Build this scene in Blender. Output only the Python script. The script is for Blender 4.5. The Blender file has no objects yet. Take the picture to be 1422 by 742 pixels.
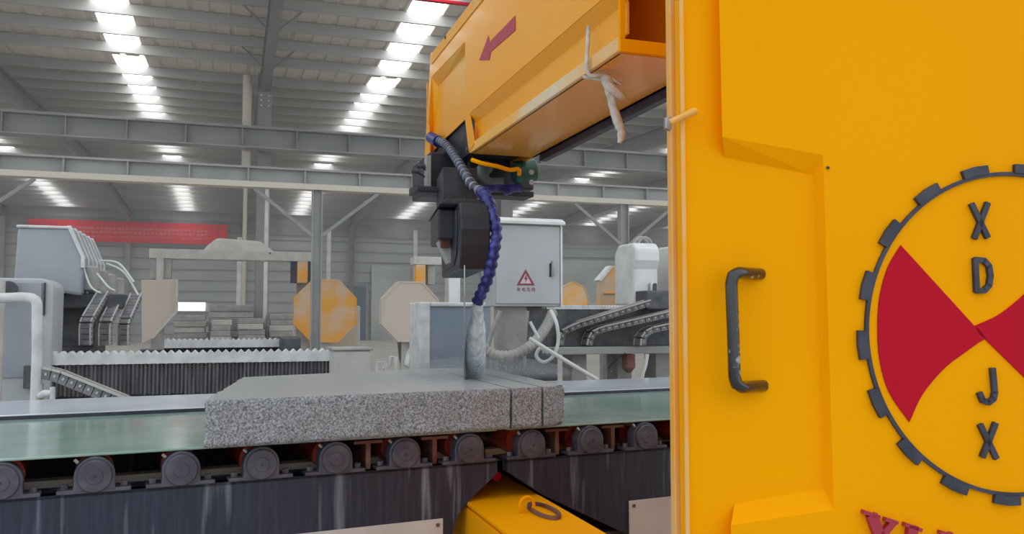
import bpy, bmesh, math, random
from mathutils import Vector as V, Matrix
random.seed(7)
S = bpy.context.scene
COL = S.collection

# ------------------------------------------------------------------ camera
FPX, CX, CY, CAMH = 1185.0, 711.0, 371.0, 1.35
YAW = math.atan(391 / FPX)          # camera turned right of the hall's long axis (+Y)
PITCH = math.atan(71 / FPX)
RT = V((math.cos(YAW), -math.sin(YAW), 0)); FH = V((math.sin(YAW), math.cos(YAW), 0)); ZZ = V((0, 0, 1))
FW = FH * math.cos(PITCH) + ZZ * math.sin(PITCH); UP = ZZ * math.cos(PITCH) - FH * math.sin(PITCH)
CAM = V((0, 0, CAMH))
cd = bpy.data.cameras.new('camera'); cam = bpy.data.objects.new('camera', cd); COL.objects.link(cam)
cd.sensor_width = 36; cd.lens = 36 * FPX / 1422; cd.clip_end = 300; cd.clip_start = .05
cam.location = CAM; cam.rotation_euler = (math.pi / 2 + PITCH, 0, -YAW)
S.camera = cam

# ------------------------------------------------------------------ world, exposure
w = bpy.data.worlds.new('sky'); S.world = w; w.use_nodes = True
wb = w.node_tree.nodes['Background']; wb.inputs[0].default_value = (.86, .94, 1.0, 1); wb.inputs[1].default_value = 1.25
vs = S.view_settings; vs.view_transform = 'Standard'; vs.look = 'None'; vs.gamma = 1; vs.exposure = 0.0; vs.use_curve_mapping = False
SKYLIGHT = 5.5

# ------------------------------------------------------------------ surveying helpers (photo ray -> point at a known depth or plane)
def ray(u, v): return FW + RT * ((u - CX) / FPX) - UP * ((v - CY) / FPX)
def W(u, v, D): return CAM + ray(u, v) * D
def WZ(u, v, z):
    d = ray(u, v); return CAM + d * ((z - CAMH) / d.z)
def WP(u, v, p, n):
    d = ray(u, v); return CAM + d * ((p - CAM).dot(n) / d.dot(n))

# ------------------------------------------------------------------ materials
def lin(c):
    return tuple(((x / 255) / 12.92 if x / 255 <= .04045 else ((x / 255 + .055) / 1.055) ** 2.4) for x in c) + (1,)
def mat(name, c, rough=.5, metal=0, c2=None, scale=6, lo=.4, hi=.65, bump=0, bscale=40, coat=0, stretch=None, detail=4, c3=None, scale3=30, lo3=.55, hi3=.7, spec=.5):
    m = bpy.data.materials.new(name); m.use_nodes = True; nt = m.node_tree; N = nt.nodes; L = nt.links
    b = N['Principled BSDF']; b.inputs['Base Color'].default_value = lin(c); b.inputs['Roughness'].default_value = rough
    b.inputs['Metallic'].default_value = metal; b.inputs['Coat Weight'].default_value = coat; b.inputs['Coat Roughness'].default_value = .12
    b.inputs['Specular IOR Level'].default_value = spec
    tc = N.new('ShaderNodeTexCoord'); src = tc.outputs['Object']
    if stretch:
        mp = N.new('ShaderNodeMapping'); mp.inputs['Scale'].default_value = stretch; L.new(src, mp.inputs[0]); src = mp.outputs[0]
    col = None
    def layer(prev, c2, scale, lo, hi):
        n = N.new('ShaderNodeTexNoise'); n.inputs['Scale'].default_value = scale; n.inputs['Detail'].default_value = detail; L.new(src, n.inputs[0])
        r = N.new('ShaderNodeMapRange'); r.inputs[1].default_value = lo; r.inputs[2].default_value = hi; L.new(n.outputs[0], r.inputs[0])
        x = N.new('ShaderNodeMix'); x.data_type = 'RGBA'; L.new(r.outputs[0], x.inputs[0])
        if prev is None: x.inputs[6].default_value = lin(c)
        else: L.new(prev, x.inputs[6])
        x.inputs[7].default_value = lin(c2); return x.outputs[2]
    if c2: col = layer(None, c2, scale, lo, hi)
    if c3: col = layer(col, c3, scale3, lo3, hi3)
    if col is not None: L.new(col, b.inputs['Base Color'])
    if bump:
        n = N.new('ShaderNodeTexNoise'); n.inputs['Scale'].default_value = bscale; n.inputs['Detail'].default_value = 5; L.new(src, n.inputs[0])
        bp = N.new('ShaderNodeBump'); bp.inputs['Strength'].default_value = bump; bp.inputs['Distance'].default_value = .02
        L.new(n.outputs[0], bp.inputs['Height']); L.new(bp.outputs[0], b.inputs['Normal'])
    return m
def emis(name, c, s):
    m = bpy.data.materials.new(name); m.use_nodes = True; nt = m.node_tree; nt.nodes.remove(nt.nodes['Principled BSDF'])
    e = nt.nodes.new('ShaderNodeEmission'); e.inputs[0].default_value = lin(c); e.inputs[1].default_value = s
    nt.links.new(e.outputs[0], nt.nodes['Material Output'].inputs[0]); return m

M = {}
M['yellow'] = mat('yellow paint', (248, 163, 0), .55, c2=(250, 167, 0), scale=2.2, bump=.02, bscale=7, spec=.04)
M['yellow_arm'] = mat('yellow paint with dust and painted glare', (250, 168, 14), .4, c2=(242, 186, 84), scale=1.5, lo=.52, hi=.80, coat=.45, spec=.4)  # pale noise patches: dust, and glare painted into the colour
M['rail_dust'] = mat('yellow paint under pale dust', (236, 176, 84), .55, c2=(222, 206, 180), scale=1.6, lo=.42, hi=.6)
M['yellow_pale'] = mat('yellow paint worn pale', (240, 168, 60), .5, c2=(228, 184, 120), scale=5, lo=.45, hi=.7)
M['orange_dust'] = mat('orange paint under stone dust', (226, 158, 50), .6, c2=(205, 178, 150), scale=2.2, lo=.42, hi=.6)
M['beige_dust'] = mat('paint buried in beige stone dust', (196, 182, 168), .8, c2=(206, 170, 120), scale=1.6, lo=.55, hi=.75)
M['red'] = mat('red paint', (188, 22, 44), .5, spec=.06)
M['red_letter'] = mat('red letter paint', (170, 40, 62), .4)
M['arrow'] = mat('faded red paint', (176, 56, 76), .5)
M['black'] = mat('black paint', (44, 44, 58), .45, c2=(60, 60, 74), scale=20)
M['black_gloss'] = mat('chipped black gloss', (22, 22, 26), .18, coat=.6, c2=(150, 150, 150), scale=34, lo=.64, hi=.68)
M['navy'] = mat('dark navy painted steel with slurry streaks', (32, 38, 58), .4, c2=(42, 50, 72), scale=3, c3=(120, 126, 138), scale3=1.0, lo3=.57, hi3=.72, stretch=(26, 26, 1.6), detail=3)
M['bearing'] = mat('grey-violet bearing paint', (66, 64, 78), .4, c2=(86, 84, 98), scale=16)
M['roller'] = mat('rust red roller', (186, 70, 44), .35, c2=(90, 38, 30), scale=8)
M['rust'] = mat('red-brown primer', (104, 54, 48), .6, c2=(124, 92, 80), scale=12)
M['belt'] = mat('wet green belt', (134, 162, 150), .12, c2=(166, 188, 182), scale=1.8, lo=.4, hi=.66, bump=.05, bscale=9, detail=6)
M['rail'] = mat('wet pale steel rail', (208, 214, 224), .16, c2=(196, 203, 215), scale=3, metal=.1, bump=.03, bscale=6)
M['plate'] = mat('bare plate', (206, 200, 196), .5, c2=(190, 182, 180), scale=5)
M['grey_box'] = mat('grey enamel', (184, 187, 190), .45, c2=(174, 176, 178), scale=3)
M['grey_hood'] = mat('grey-blue enamel', (150, 155, 164), .4, c2=(162, 165, 172), scale=2)
M['grey_dark'] = mat('dark steel', (70, 72, 78), .5, c2=(96, 96, 98), scale=9)
M['steel'] = mat('grey painted structural steel', (150, 150, 150), .6, c2=(164, 164, 162), scale=1.5)
M['steel_dk'] = mat('dusty dark structural steel', (138, 140, 142), .6, c2=(150, 150, 150), scale=1.5)
M['cream'] = mat('cream painted flange', (206, 198, 182), .6)
M['white'] = mat('white paint', (226, 226, 226), .5, c2=(206, 206, 204), scale=4)
M['dust'] = mat('pale stone dust', (196, 194, 188), .9, c2=(182, 180, 174), scale=6, bump=.2, bscale=20)
M['dust_white'] = mat('dust-white surface', (222, 222, 222), .85, c2=(200, 200, 200), scale=10)
M['dust_grey'] = mat('dusty grey machinery', (150, 150, 146), .8, c2=(172, 170, 164), scale=5, bump=.2, bscale=14)
M['roof'] = mat('roof sheet underside', (226, 218, 208), .5, c2=(216, 210, 202), scale=.4, metal=.0)
M['purlin'] = mat('galvanised purlin', (180, 178, 177), .45, c2=(188, 186, 184), scale=1)
M['wall'] = mat('grey wall cladding', (172, 178, 180), .6, c2=(182, 186, 186), scale=.5)
M['wall_low'] = mat('pale green wall', (200, 208, 202), .7, c2=(170, 180, 176), scale=.4)
M['floor'] = mat('dusty concrete floor', (188, 184, 176), .7, c2=(172, 169, 164), scale=.7)
M['banner'] = mat('red banner cloth', (244, 36, 56), .8, c2=(238, 50, 70), scale=1)
M['banner_text'] = mat('faded banner print', (240, 128, 132), .8)
M['hose'] = mat('dark corrugated hose', (52, 56, 78), .45, c2=(84, 90, 112), scale=22)
M['hose_pale'] = mat('dusty hose ridge', (112, 118, 134), .5, c2=(156, 160, 170), scale=18)
M['hose_blue'] = mat('blue wrapped hose', (34, 38, 112), .35, c2=(74, 82, 170), scale=26, lo=.5, hi=.66)
M['green_motor'] = mat('green cast motor', (50, 88, 78), .4)
M['teal'] = mat('grey-green pipe', (92, 108, 112), .45)
M['guard'] = mat('dark wet guard', (26, 28, 40), .4, c2=(44, 46, 60), scale=8, stretch=(1, 1, .3))
M['head_dark'] = mat('oily dark head casting', (36, 38, 46), .5, c2=(54, 55, 62), scale=9)
M['metal'] = mat('bare metal', (170, 172, 176), .3, metal=.8)
M['blue_door'] = mat('blue door', (92, 112, 132), .6)
M['glass'] = mat('blue-grey panel', (136, 148, 164), .2, c2=(150, 158, 170), scale=2)
M['cloth'] = mat('dirty white cloth', (212, 211, 206), .9, c2=(182, 178, 168), scale=30)
M['cable_white'] = mat('pale cable', (206, 208, 206), .5)
M['skirt'] = mat('dusty pleated rubber', (104, 104, 108), .7, c2=(140, 140, 142), scale=1, stretch=(30, 30, 3))
M['chain'] = mat('dusty cable chain', (108, 108, 112), .6, c2=(136, 136, 136), scale=20)
M['skylight'] = emis('daylight through translucent sheet', (252, 252, 252), SKYLIGHT)
M['window'] = emis('daylight in far opening', (255, 255, 255), 2.2)
M['sticker'] = mat('warning print red', (138, 58, 70), .5)
M['sticker_bg'] = mat('warning print pink', (212, 190, 196), .5)

def granite(name, pol):
    m = bpy.data.materials.new(name); m.use_nodes = True; nt = m.node_tree; N = nt.nodes; L = nt.links; b = N['Principled BSDF']
    tc = N.new('ShaderNodeTexCoord')
    n1 = N.new('ShaderNodeTexNoise'); n1.inputs['Scale'].default_value = 150; n1.inputs['Detail'].default_value = 3; n1.inputs['Roughness'].default_value = .7
    n2 = N.new('ShaderNodeTexVoronoi'); n2.inputs['Scale'].default_value = 200
    n3 = N.new('ShaderNodeTexNoise'); n3.inputs['Scale'].default_value = 4
    for n in (n1, n2, n3): L.new(tc.outputs['Object'], n.inputs[0])
    cr = N.new('ShaderNodeValToRGB'); L.new(n1.outputs[0], cr.inputs[0])
    e = cr.color_ramp; e.elements[0].position = .36; e.elements[1].position = .64
    if pol: e.elements[0].color = lin((160, 163, 164)); e.elements[1].color = lin((190, 192, 192))
    else: e.elements[0].color = lin((104, 107, 114)); e.elements[1].color = lin((206, 208, 212))
    mx = N.new('ShaderNodeMix'); mx.data_type = 'RGBA'; mx.blend_type = 'MULTIPLY'; mx.inputs[0].default_value = .35 if not pol else .08
    L.new(cr.outputs[0], mx.inputs[6]); L.new(n2.outputs['Color'], mx.inputs[7])
    hs = N.new('ShaderNodeHueSaturation'); hs.inputs['Saturation'].default_value = .0; L.new(mx.outputs[2], hs.inputs['Color'])
    tn = N.new('ShaderNodeMix'); tn.data_type = 'RGBA'; tn.blend_type = 'MULTIPLY'; tn.inputs[0].default_value = 1; tn.inputs[7].default_value = (.86, .94, 1.06, 1) if not pol else (.96, .99, 1, 1); L.new(hs.outputs[0], tn.inputs[6]); L.new(tn.outputs[2], b.inputs['Base Color'])
    b.inputs['Roughness'].default_value = .28 if pol else .8
    bp = N.new('ShaderNodeBump'); bp.inputs['Strength'].default_value = .06 if pol else .7; bp.inputs['Distance'].default_value = .01
    L.new(n1.outputs[0], bp.inputs['Height']); L.new(bp.outputs[0], b.inputs['Normal'])
    return m
M['granite'] = granite('rough grey granite', False)
M['granite_top'] = granite('wet sawn granite top', True)

def water_mat():
    m = bpy.data.materials.new('white water'); m.use_nodes = True; nt = m.node_tree; N = nt.nodes; L = nt.links; b = N['Principled BSDF']
    b.inputs['Base Color'].default_value = lin((226, 242, 255)); b.inputs['Roughness'].default_value = .3; b.inputs['Specular IOR Level'].default_value = .3
    tc = N.new('ShaderNodeTexCoord'); mp = N.new('ShaderNodeMapping'); mp.inputs['Scale'].default_value = (60, 60, 8); L.new(tc.outputs['Object'], mp.inputs[0])
    n = N.new('ShaderNodeTexNoise'); n.inputs['Scale'].default_value = 1; n.inputs['Detail'].default_value = 4; L.new(mp.outputs[0], n.inputs[0])
    r = N.new('ShaderNodeMapRange'); r.inputs[1].default_value = .35; r.inputs[2].default_value = .6; r.inputs[3].default_value = .5; r.inputs[4].default_value = 1.0; L.new(n.outputs[0], r.inputs[0])
    L.new(r.outputs[0], b.inputs['Alpha']); return m
M['water'] = water_mat()

# ------------------------------------------------------------------ mesh builder
class MB:
    def __init__(s): s.v = []; s.f = []; s.mi = []; s.cur = 0
    def add(s, vs, fs):
        o = len(s.v); s.v += [V(p) for p in vs]; s.f += [tuple(i + o for i in f) for f in fs]; s.mi += [s.cur] * len(fs); return s
    def hexa(s, p):      # 8 corners: bottom 4, top 4
        return s.add(p, [(3, 2, 1, 0), (4, 5, 6, 7), (0, 1, 5, 4), (1, 2, 6, 5), (2, 3, 7, 6), (3, 0, 4, 7)])
    def box(s, a, b, fr=None):
        x0, y0, z0 = a; x1, y1, z1 = b
        p = [V(q) for q in ((x0, y0, z0), (x1, y0, z0), (x1, y1, z0), (x0, y1, z0), (x0, y0, z1), (x1, y0, z1), (x1, y1, z1), (x0, y1, z1))]
        if fr: p = [fr(*q) for q in p]
        return s.hexa(p)
    def prism(s, poly, ext):   # planar polygon swept by a vector
        n = len(poly); poly = [V(p) for p in poly]; e = V(ext)
        return s.add(poly + [p + e for p in poly], [tuple(range(n - 1, -1, -1)), tuple(range(n, 2 * n))] + [(i, (i + 1) % n, n + (i + 1) % n, n + i) for i in range(n)])
    def tube(s, pts, r, n=10, cap=True):
        pts = [V(p) for p in pts]; k = len(pts); rr = r if isinstance(r, (list, tuple)) else [r] * k
        ref = V((0, 0, 1)); vs_ = []; prev = None
        for i, p in enumerate(pts):
            d = (pts[min(i + 1, k - 1)] - pts[max(i - 1, 0)]).normalized()
            if prev is None:
                a = d.cross(ref) if abs(d.z) < .95 else d.cross(V((1, 0, 0)))
            else: a = prev - d * prev.dot(d)
            a.normalize(); b = d.cross(a); prev = a
            vs_ += [p + (a * math.cos(2 * math.pi * j / n) + b * math.sin(2 * math.pi * j / n)) * rr[i] for j in range(n)]
        fs = [(i * n + j, i * n + (j + 1) % n, (i + 1) * n + (j + 1) % n, (i + 1) * n + j) for i in range(k - 1) for j in range(n)]
        if cap: fs += [tuple(range(n - 1, -1, -1)), tuple(range((k - 1) * n, k * n))]
        return s.add(vs_, fs)
    def bar(s, a, b, wv, hv):  # rectangular bar between two points, half-width and half-height vectors
        a, b, wv, hv = V(a), V(b), V(wv), V(hv)
        return s.hexa([a - wv - hv, b - wv - hv, b + wv - hv, a + wv - hv, a - wv + hv, b - wv + hv, b + wv + hv, a + wv + hv])
    def build(s, name, m, parent=None, bevel=0, smooth=False, fix=True):
        me = bpy.data.meshes.new(name); org = V((0, 0, 0)); q = parent
        while q is not None: org = org + q.location; q = q.parent
        me.from_pydata([p - org for p in s.v], [], s.f)
        ms = m if isinstance(m, (list, tuple)) else [m]
        for x in ms: me.materials.append(x)
        for p, i in zip(me.polygons, s.mi): p.material_index = i; p.use_smooth = smooth
        me.update()
        if fix:
            bm = bmesh.new(); bm.from_mesh(me); bmesh.ops.recalc_face_normals(bm, faces=bm.faces[:]); bm.to_mesh(me); bm.free()
        if smooth: me.set_sharp_from_angle(angle=math.radians(40))
        o = bpy.data.objects.new(name, me); COL.objects.link(o); o.parent = parent
        if bevel:
            b = o.modifiers.new('bevel', 'BEVEL'); b.width = bevel; b.segments = 2; b.limit_method = 'ANGLE'; b.angle_limit = math.radians(40)
        return o
def spline(pts, n=8):
    pts = [V(p) for p in pts]; out = []
    for i in range(len(pts) - 1):
        p0, p1, p2, p3 = pts[max(i - 1, 0)], pts[i], pts[i + 1], pts[min(i + 2, len(pts) - 1)]
        for k in range(n):
            t = k / n
            out.append(.5 * ((2 * p1) + (p2 - p0) * t + (2 * p0 - 5 * p1 + 4 * p2 - p3) * t * t + (3 * p1 - p0 - 3 * p2 + p3) * t ** 3))
    return out + [pts[-1]]
def tag(o, label, cat, group=None, kind=None):
    o['label'] = label; o['category'] = cat
    if group: o['group'] = group
    if kind: o['kind'] = kind
    return o
def thing(name, loc, label, cat, group=None):
    o = bpy.data.objects.new(name, None); COL.objects.link(o); o.location = V(loc); o.empty_display_size = .1
    return tag(o, label, cat, group)
def struct(o): o['kind'] = 'structure'; return o
def face_pts(u0, u1, v0, v1, D):
    """left, right x, top, bottom z and y of a front face square to the hall, seen at those photo rays"""
    c = W((u0 + u1) / 2, (v0 + v1) / 2, D); n = V((0, 1, 0))
    a = WP(u0, (v0 + v1) / 2, c, n); b = WP(u1, (v0 + v1) / 2, c, n); t = WP((u0 + u1) / 2, v0, c, n); d = WP((u0 + u1) / 2, v1, c, n)
    return a.x, b.x, t.z, d.z, c.y
def fbox(mb, u0, u1, v0, v1, D, dep):
    x0, x1, zt, zb, y = face_pts(u0, u1, v0, v1, D); return mb.box((x0, y, zb), (x1, y + dep, zt))
def fprism(mb, uv, D, dep):
    uc = sum(p[0] for p in uv) / len(uv); vc = sum(p[1] for p in uv) / len(uv); c = W(uc, vc, D); n = V((0, 1, 0))
    return mb.prism([WP(u, v, c, n) for u, v in uv], (0, dep, 0))
def base(u, v, D):
    p = W(u, v, D); return V((p.x, p.y, 0))

# ================================================================== THE HALL
XL, XR = -34.0, 70.0
Y_R0, Y_VAL, Y_R1, Y_BACK = 6.5, 21.8, 37.0, 52.5      # ridge, valley column line, ridge, back wall
Z_VAL = 7.68; SL = .0367
Z_R0 = Z_VAL + SL * (Y_VAL - Y_R0); Z_R1 = Z_VAL + SL * (Y_R1 - Y_VAL); Z_B = Z_R1 - SL * (Y_BACK - Y_R1)
def roof_z(y):
    if y < Y_VAL: return Z_VAL + SL * (Y_VAL - y)
    if y < Y_R1: return Z_VAL + SL * (y - Y_VAL)
    return Z_R1 - SL * (y - Y_R1)
m = MB(); m.box((-60, -12, -.12), (90, Y_BACK + .3, 0)); fl = struct(m.build('floor', M['floor']))
# corrugated roof sheets: ribs run down the slope
m = MB()
ys = [Y_R0, Y_VAL, Y_R1, Y_BACK]
for a, b in zip(ys[:-1], ys[1:]):
    xs = []; x = XL
    while x < XR:
        xs += [(x, 0), (x + .28, 0), (x + .31, .035), (x + .39, .035)]; x += .42
    za, zb = roof_z(a), roof_z(b); vs_ = []; fs_ = []
    for (x, dz) in xs: vs_ += [(x, a, za + dz), (x, b, zb + dz)]
    fs_ = [(2 * i, 2 * i + 2, 2 * i + 3, 2 * i + 1) for i in range(len(xs) - 1)]
    m.add(vs_, fs_)
ceil = struct(m.build('ceiling', M['roof'], fix=False))
for (ya, yb) in ((Y_R0, Y_VAL - .25), (Y_VAL + .5, Y_R1 - .1), (Y_R1 + .1, Y_BACK - .3)):
    n = int((yb - ya) / 1.22)
    for i in range(n + 1):
        y = yb - .35 - i * 1.22
        if y < 9: break
        z = roof_z(y)
        p = MB(); p.box((XL, y - .035, z - .24), (XR, y + .035, z - .01))
        p.build('purlin', M['purlin'], ceil)
SKX = [-2.45 + 6.25 * k for k in range(-4, 8)]
for (ya, yb) in ((Y_R0 + .3, Y_VAL - .4), (Y_VAL + .4, Y_R1 - .3), (Y_R1 + .3, Y_BACK - .6)):
    for x in SKX:
        p = MB(); za, zb = roof_z(ya) - .006, roof_z(yb) - .006
        p.add([(x - .36, ya, za), (x + .36, ya, za), (x + .36, yb, zb), (x - .36, yb, zb)], [(0, 1, 2, 3)])
        seen = False
        for k in range(41):
            for dx in (-.36, .36):
                d = V((x + dx, ya + (yb - ya) * k / 40, roof_z(ya + (yb - ya) * k / 40))) - CAM; dz = d.dot(FW)
                if dz > 0 and abs(d.dot(RT) / dz) < CX / FPX and abs(d.dot(UP) / dz) < CY / FPX: seen = True
        p.build('skylight_panel' if seen else 'skylight_panel_offscreen', M['skylight'], ceil, fix=False)
COLX = [.72 + 6.25 * k for k in range(-4, 8)]
# rafters (I sections) over the columns
for (ya, yb) in ((Y_R0, Y_VAL), (Y_VAL, Y_R1), (Y_R1, Y_BACK)):
    for x in COLX:
        za, zb = roof_z(ya) - .25, roof_z(yb) - .25; p = MB()
        for (hw, t0, t1) in ((.11, 0, -.02), (.012, -.02, -.5), (.11, -.5, -.52)):
            p.hexa([(x - hw, ya, za + t1), (x + hw, ya, za + t1), (x + hw, yb, zb + t1), (x - hw, yb, zb + t1), (x - hw, ya, za + t0), (x + hw, ya, za + t0), (x + hw, yb, zb + t0), (x - hw, yb, zb + t0)])
        p.build('rafter', M['steel_dk'], ceil)
        for i in range(2):          # fly braces to the purlins
            if ya > Y_VAL - 1: break
            y = yb - .6 - 1.22 * (1 + i * 2)
            for sx in (-1, 1):
                b = MB(); b.tube([(x + sx * .05, y, roof_z(y) - .74), (x + sx * .62, y, roof_z(y) - .2)], .02, 6); b.build('fly_brace', M['steel_dk'], ceil)
# back wall: cladding on girts, pale dado
m = MB(); m.box((XL, Y_BACK, 0), (XR, Y_BACK + .2, Z_B + .1)); wall = struct(m.build('wall_back', M['wall']))
for i in range(11):
    p = MB(); z = .4 + i * .62; p.box((XL, Y_BACK - .05, z), (XR, Y_BACK, z + .05)); p.build('girt', M['steel_dk'], wall)
p = MB(); p.box((XL, Y_BACK - .12, 6.3), (XR, Y_BACK - .0, 7.0)); p.build('eave_beam', M['steel_dk'], wall)
for k in range(-4, 9):
    x = .72 + 6.25 * k; p = MB(); p.box((x - .13, Y_BACK - .3, 0), (x + .13, Y_BACK - .01, 7.2)); p.build('pilaster', M['steel'], wall)
x0, x1, zt, zb, y = face_pts(742, 900, 330, 450, 46)
p = MB(); p.box((x0, Y_BACK - .16, 0), (XR, Y_BACK - .13, 5.2)); p.build('pale_panel', M['wall_low'], wall)
p = MB(); p.box((8.2, Y_BACK - .16, 0), (10.6, Y_BACK - .13, 4.6)); p.build('pale_panel', M['wall_low'], wall)
x0, x1, zt, zb, y = face_pts(246, 285, 420, 432, 49)
wd = MB(); wd.box((x0, Y_BACK - .12, zb), (x1, Y_BACK - .06, zt)); o = struct(wd.build('window_1', M['window']))
f = MB()
for (a, b) in (((x0 - .1, Y_BACK - .16, zb - .1), (x1 + .1, Y_BACK - .05, zb)), ((x0 - .1, Y_BACK - .16, zt), (x1 + .1, Y_BACK - .05, zt + .1))): f.box(a, b)
f.build('window_frame', M['steel'], o)
x0, x1, zt, zb, y = face_pts(476, 508, 400, 482, 40)
d1 = MB(); sc = (Y_BACK - .2) / y; d1.box((x0 * sc, Y_BACK - .2, 0), (x1 * sc, Y_BACK - .12, 3.3)); o = struct(d1.build('door_1', M['blue_door']))
f = MB(); f.box((x0 * sc - .12, Y_BACK - .24, 0), (x0 * sc, Y_BACK - .1, 3.4)); f.box((x1 * sc, Y_BACK - .24, 0), (x1 * sc + .12, Y_BACK - .1, 3.4)); f.build('door_frame', M['steel'], o)

# valley columns + crane girder
for i, x in enumerate(COLX):
    if not -9 < x < 20: continue
    t = thing('steel_column', (x, Y_VAL, 0), 'grey bolted steel hall column under the roof valley', 'column', 'valley columns')
    m = MB()
    for (a, b) in (((x - .16, Y_VAL - .25, 0), (x + .16, Y_VAL - .23, Z_VAL - .3)), ((x - .01, Y_VAL - .23, 0), (x + .01, Y_VAL + .23, Z_VAL - .3)), ((x - .16, Y_VAL + .23, 0), (x + .16, Y_VAL + .25, Z_VAL - .3))): m.box(a, b)
    m.build('column_shaft', M['steel_dk'], t)
    for k in range(4):
        for sx in (-1, 1):
            b = MB(); b.tube([(x + sx * .09, Y_VAL - .27, 6.95 - .13 * k), (x + sx * .09, Y_VAL - .24, 6.95 - .13 * k)], .025, 6); b.build('bolt', M['white'], t)
    d = MB(); d.tube([(x - .42, Y_VAL - .3, 0), (x - .42, Y_VAL - .3, 4.7), (x - .42, Y_VAL - .3, 4.9), (x - .42, Y_VAL - .3, 7.25)], [.05, .05, .11, .11], 10)
    tag(d.build('downpipe', M['cream'], smooth=True), 'white rain downpipe running beside the grey valley column', 'pipe', 'rain downpipes')
def girder(name, x0, x1, y, zt, zb, fw, mweb, mfl, pitch, label, flange=.03):
    t = thing(name, ((x0 + x1) / 2, y, 0), label, 'girder')
    m = MB(); m.box((x0, y - .012, zb), (x1, y + .012, zt)); m.build('web', mweb, t)
    m = MB(); m.box((x0, y - fw, zt), (x1, y + fw, zt + .03)); m.build('top_flange', mweb, t)
    m = MB(); m.box((x0, y - fw, zb - flange), (x1, y + fw, zb)); m.build('bottom_flange', mfl, t)
    x = x0 + .2
    while x < x1:
        m = MB(); m.box((x - .012, y - fw * .85, zb), (x + .012, y - .012, zt)); m.build('stiffener', mweb, t); x += pitch
    return t
gz = W(375, 183, 20.57).z; gb = W(375, 208, 20.57).z
girder('crane_girder', -20, 40, Y_VAL - .75, gz, gb, .2, M['steel_dk'], M['steel'], 1.25, 'long grey crane girder carried along the valley columns')
m = MB(); m.box((-20, Y_VAL - .8, gz + .03), (40, Y_VAL - .72, gz + .09))
tag(m.build('crane_rail', M['steel']), 'thin crane rail lying along the top of the long crane girder', 'rail')
# nearer light runway beam on posts with knee braces
YB = 13.2; zt, zb = W(440, 239, 13).z, W(440, 257, 13).z
girder('runway_beam', -9, 16, YB, zt, zb, .1, M['steel'], M['cream'], .82, 'grey runway beam with cream bottom flange on slim posts', .085)
for x, nm in ((W(440, 300, 13.0).x, 'slim grey steel post with two knee braces beside the orange octagonal saw guard'), (W(0, 300, 13.4).x - .05, 'slim grey steel post behind the grey-blue machine hood'), (6.36, 'slim grey steel post behind the white motor hoods')):
    t = thing('runway_post', (x, YB, 0), nm, 'post', 'runway posts')
    m = MB(); m.box((x - .075, YB - .075, 0), (x - .06, YB + .075, zb - .085)); m.box((x + .06, YB - .075, 0), (x + .075, YB + .075, zb - .085)); m.box((x - .06, YB - .008, 0), (x + .06, YB + .008, zb - .085)); m.build('post_shaft', M['steel'], t)
    for sx in (-1, 1):
        m = MB(); m.bar((x + sx * .07, YB - .05, zb - .78), (x + sx * .92, YB - .05, zb - .10), V((.018, 0, -.018 * sx)), V((0, .02, 0))); m.build('knee_brace', M['steel_dk'], t)
q = W(620, 3, 17.0); m = MB(); m.box((-20, q.y - .04, q.z - .02), (40, q.y + .04, q.z + .03))
for x in range(-18, 40, 6): m.box((x - .02, q.y - .02, q.z + .03), (x + .02, q.y + .02, roof_z(q.y) - .02))
tag(m.build('conductor_bar', M['red']), 'thin red conductor bar hung below the roof purlins', 'conductor bar')
# slim white poles further back
for (u, vt, vb, D, r) in ((371, 262, 470, 20, .045), (333, 330, 415, 30, .08), (457, 320, 388, 36, .09), (577, 320, 392, 36, .08)):
    p = W(u, vt, D); q = MB(); q.tube([(p.x, p.y, 0), (p.x, p.y, p.z)], r, 8)
    tag(q.build('service_pole', M['white'], smooth=True), {371: 'tall slim white pole close by the slim steel post', 333: 'short white pole in front of the far wall under the banner', 457: 'far white pole right behind the slim steel post', 577: 'far white pole over the yellow stub above the beige octagon'}[u], 'pole')
# banner on the back wall
bx0 = WP(38, 316, V((0, Y_BACK - .35, 0)), V((0, 1, 0))); bx1 = WP(316, 328, V((0, Y_BACK - .35, 0)), V((0, 1, 0)))
zt, zb = WP(180, 308, bx0, V((0, 1, 0))).z, WP(180, 337, bx0, V((0, 1, 0))).z
t = thing('banner', ((bx0.x + bx1.x) / 2, Y_BACK - .35, zb), 'long red cloth banner with faded writing hung on the far wall', 'banner')
m = MB(); m.box((bx0.x, Y_BACK - .35, zb), (bx1.x, Y_BACK - .31, zt)); m.build('cloth', M['banner'], t)
hh = zt - zb
for (rz, rh, n) in ((.60, .10, 40), (.42, .10, 40), (.24, .05, 30)):
    m = MB()
    for i in range(n):
        x = bx0.x + (bx1.x - bx0.x) * (.05 + .85 * i / n); ww = (bx1.x - bx0.x) * .85 / n * random.uniform(.55, .95)
        m.box((x, Y_BACK - .36, zb + hh * rz + random.uniform(-.03, .03)), (x + ww, Y_BACK - .35, zb + hh * (rz + rh)))
    m.build('print_line', M['banner_text'], t)['kind'] = 'stuff'

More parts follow.
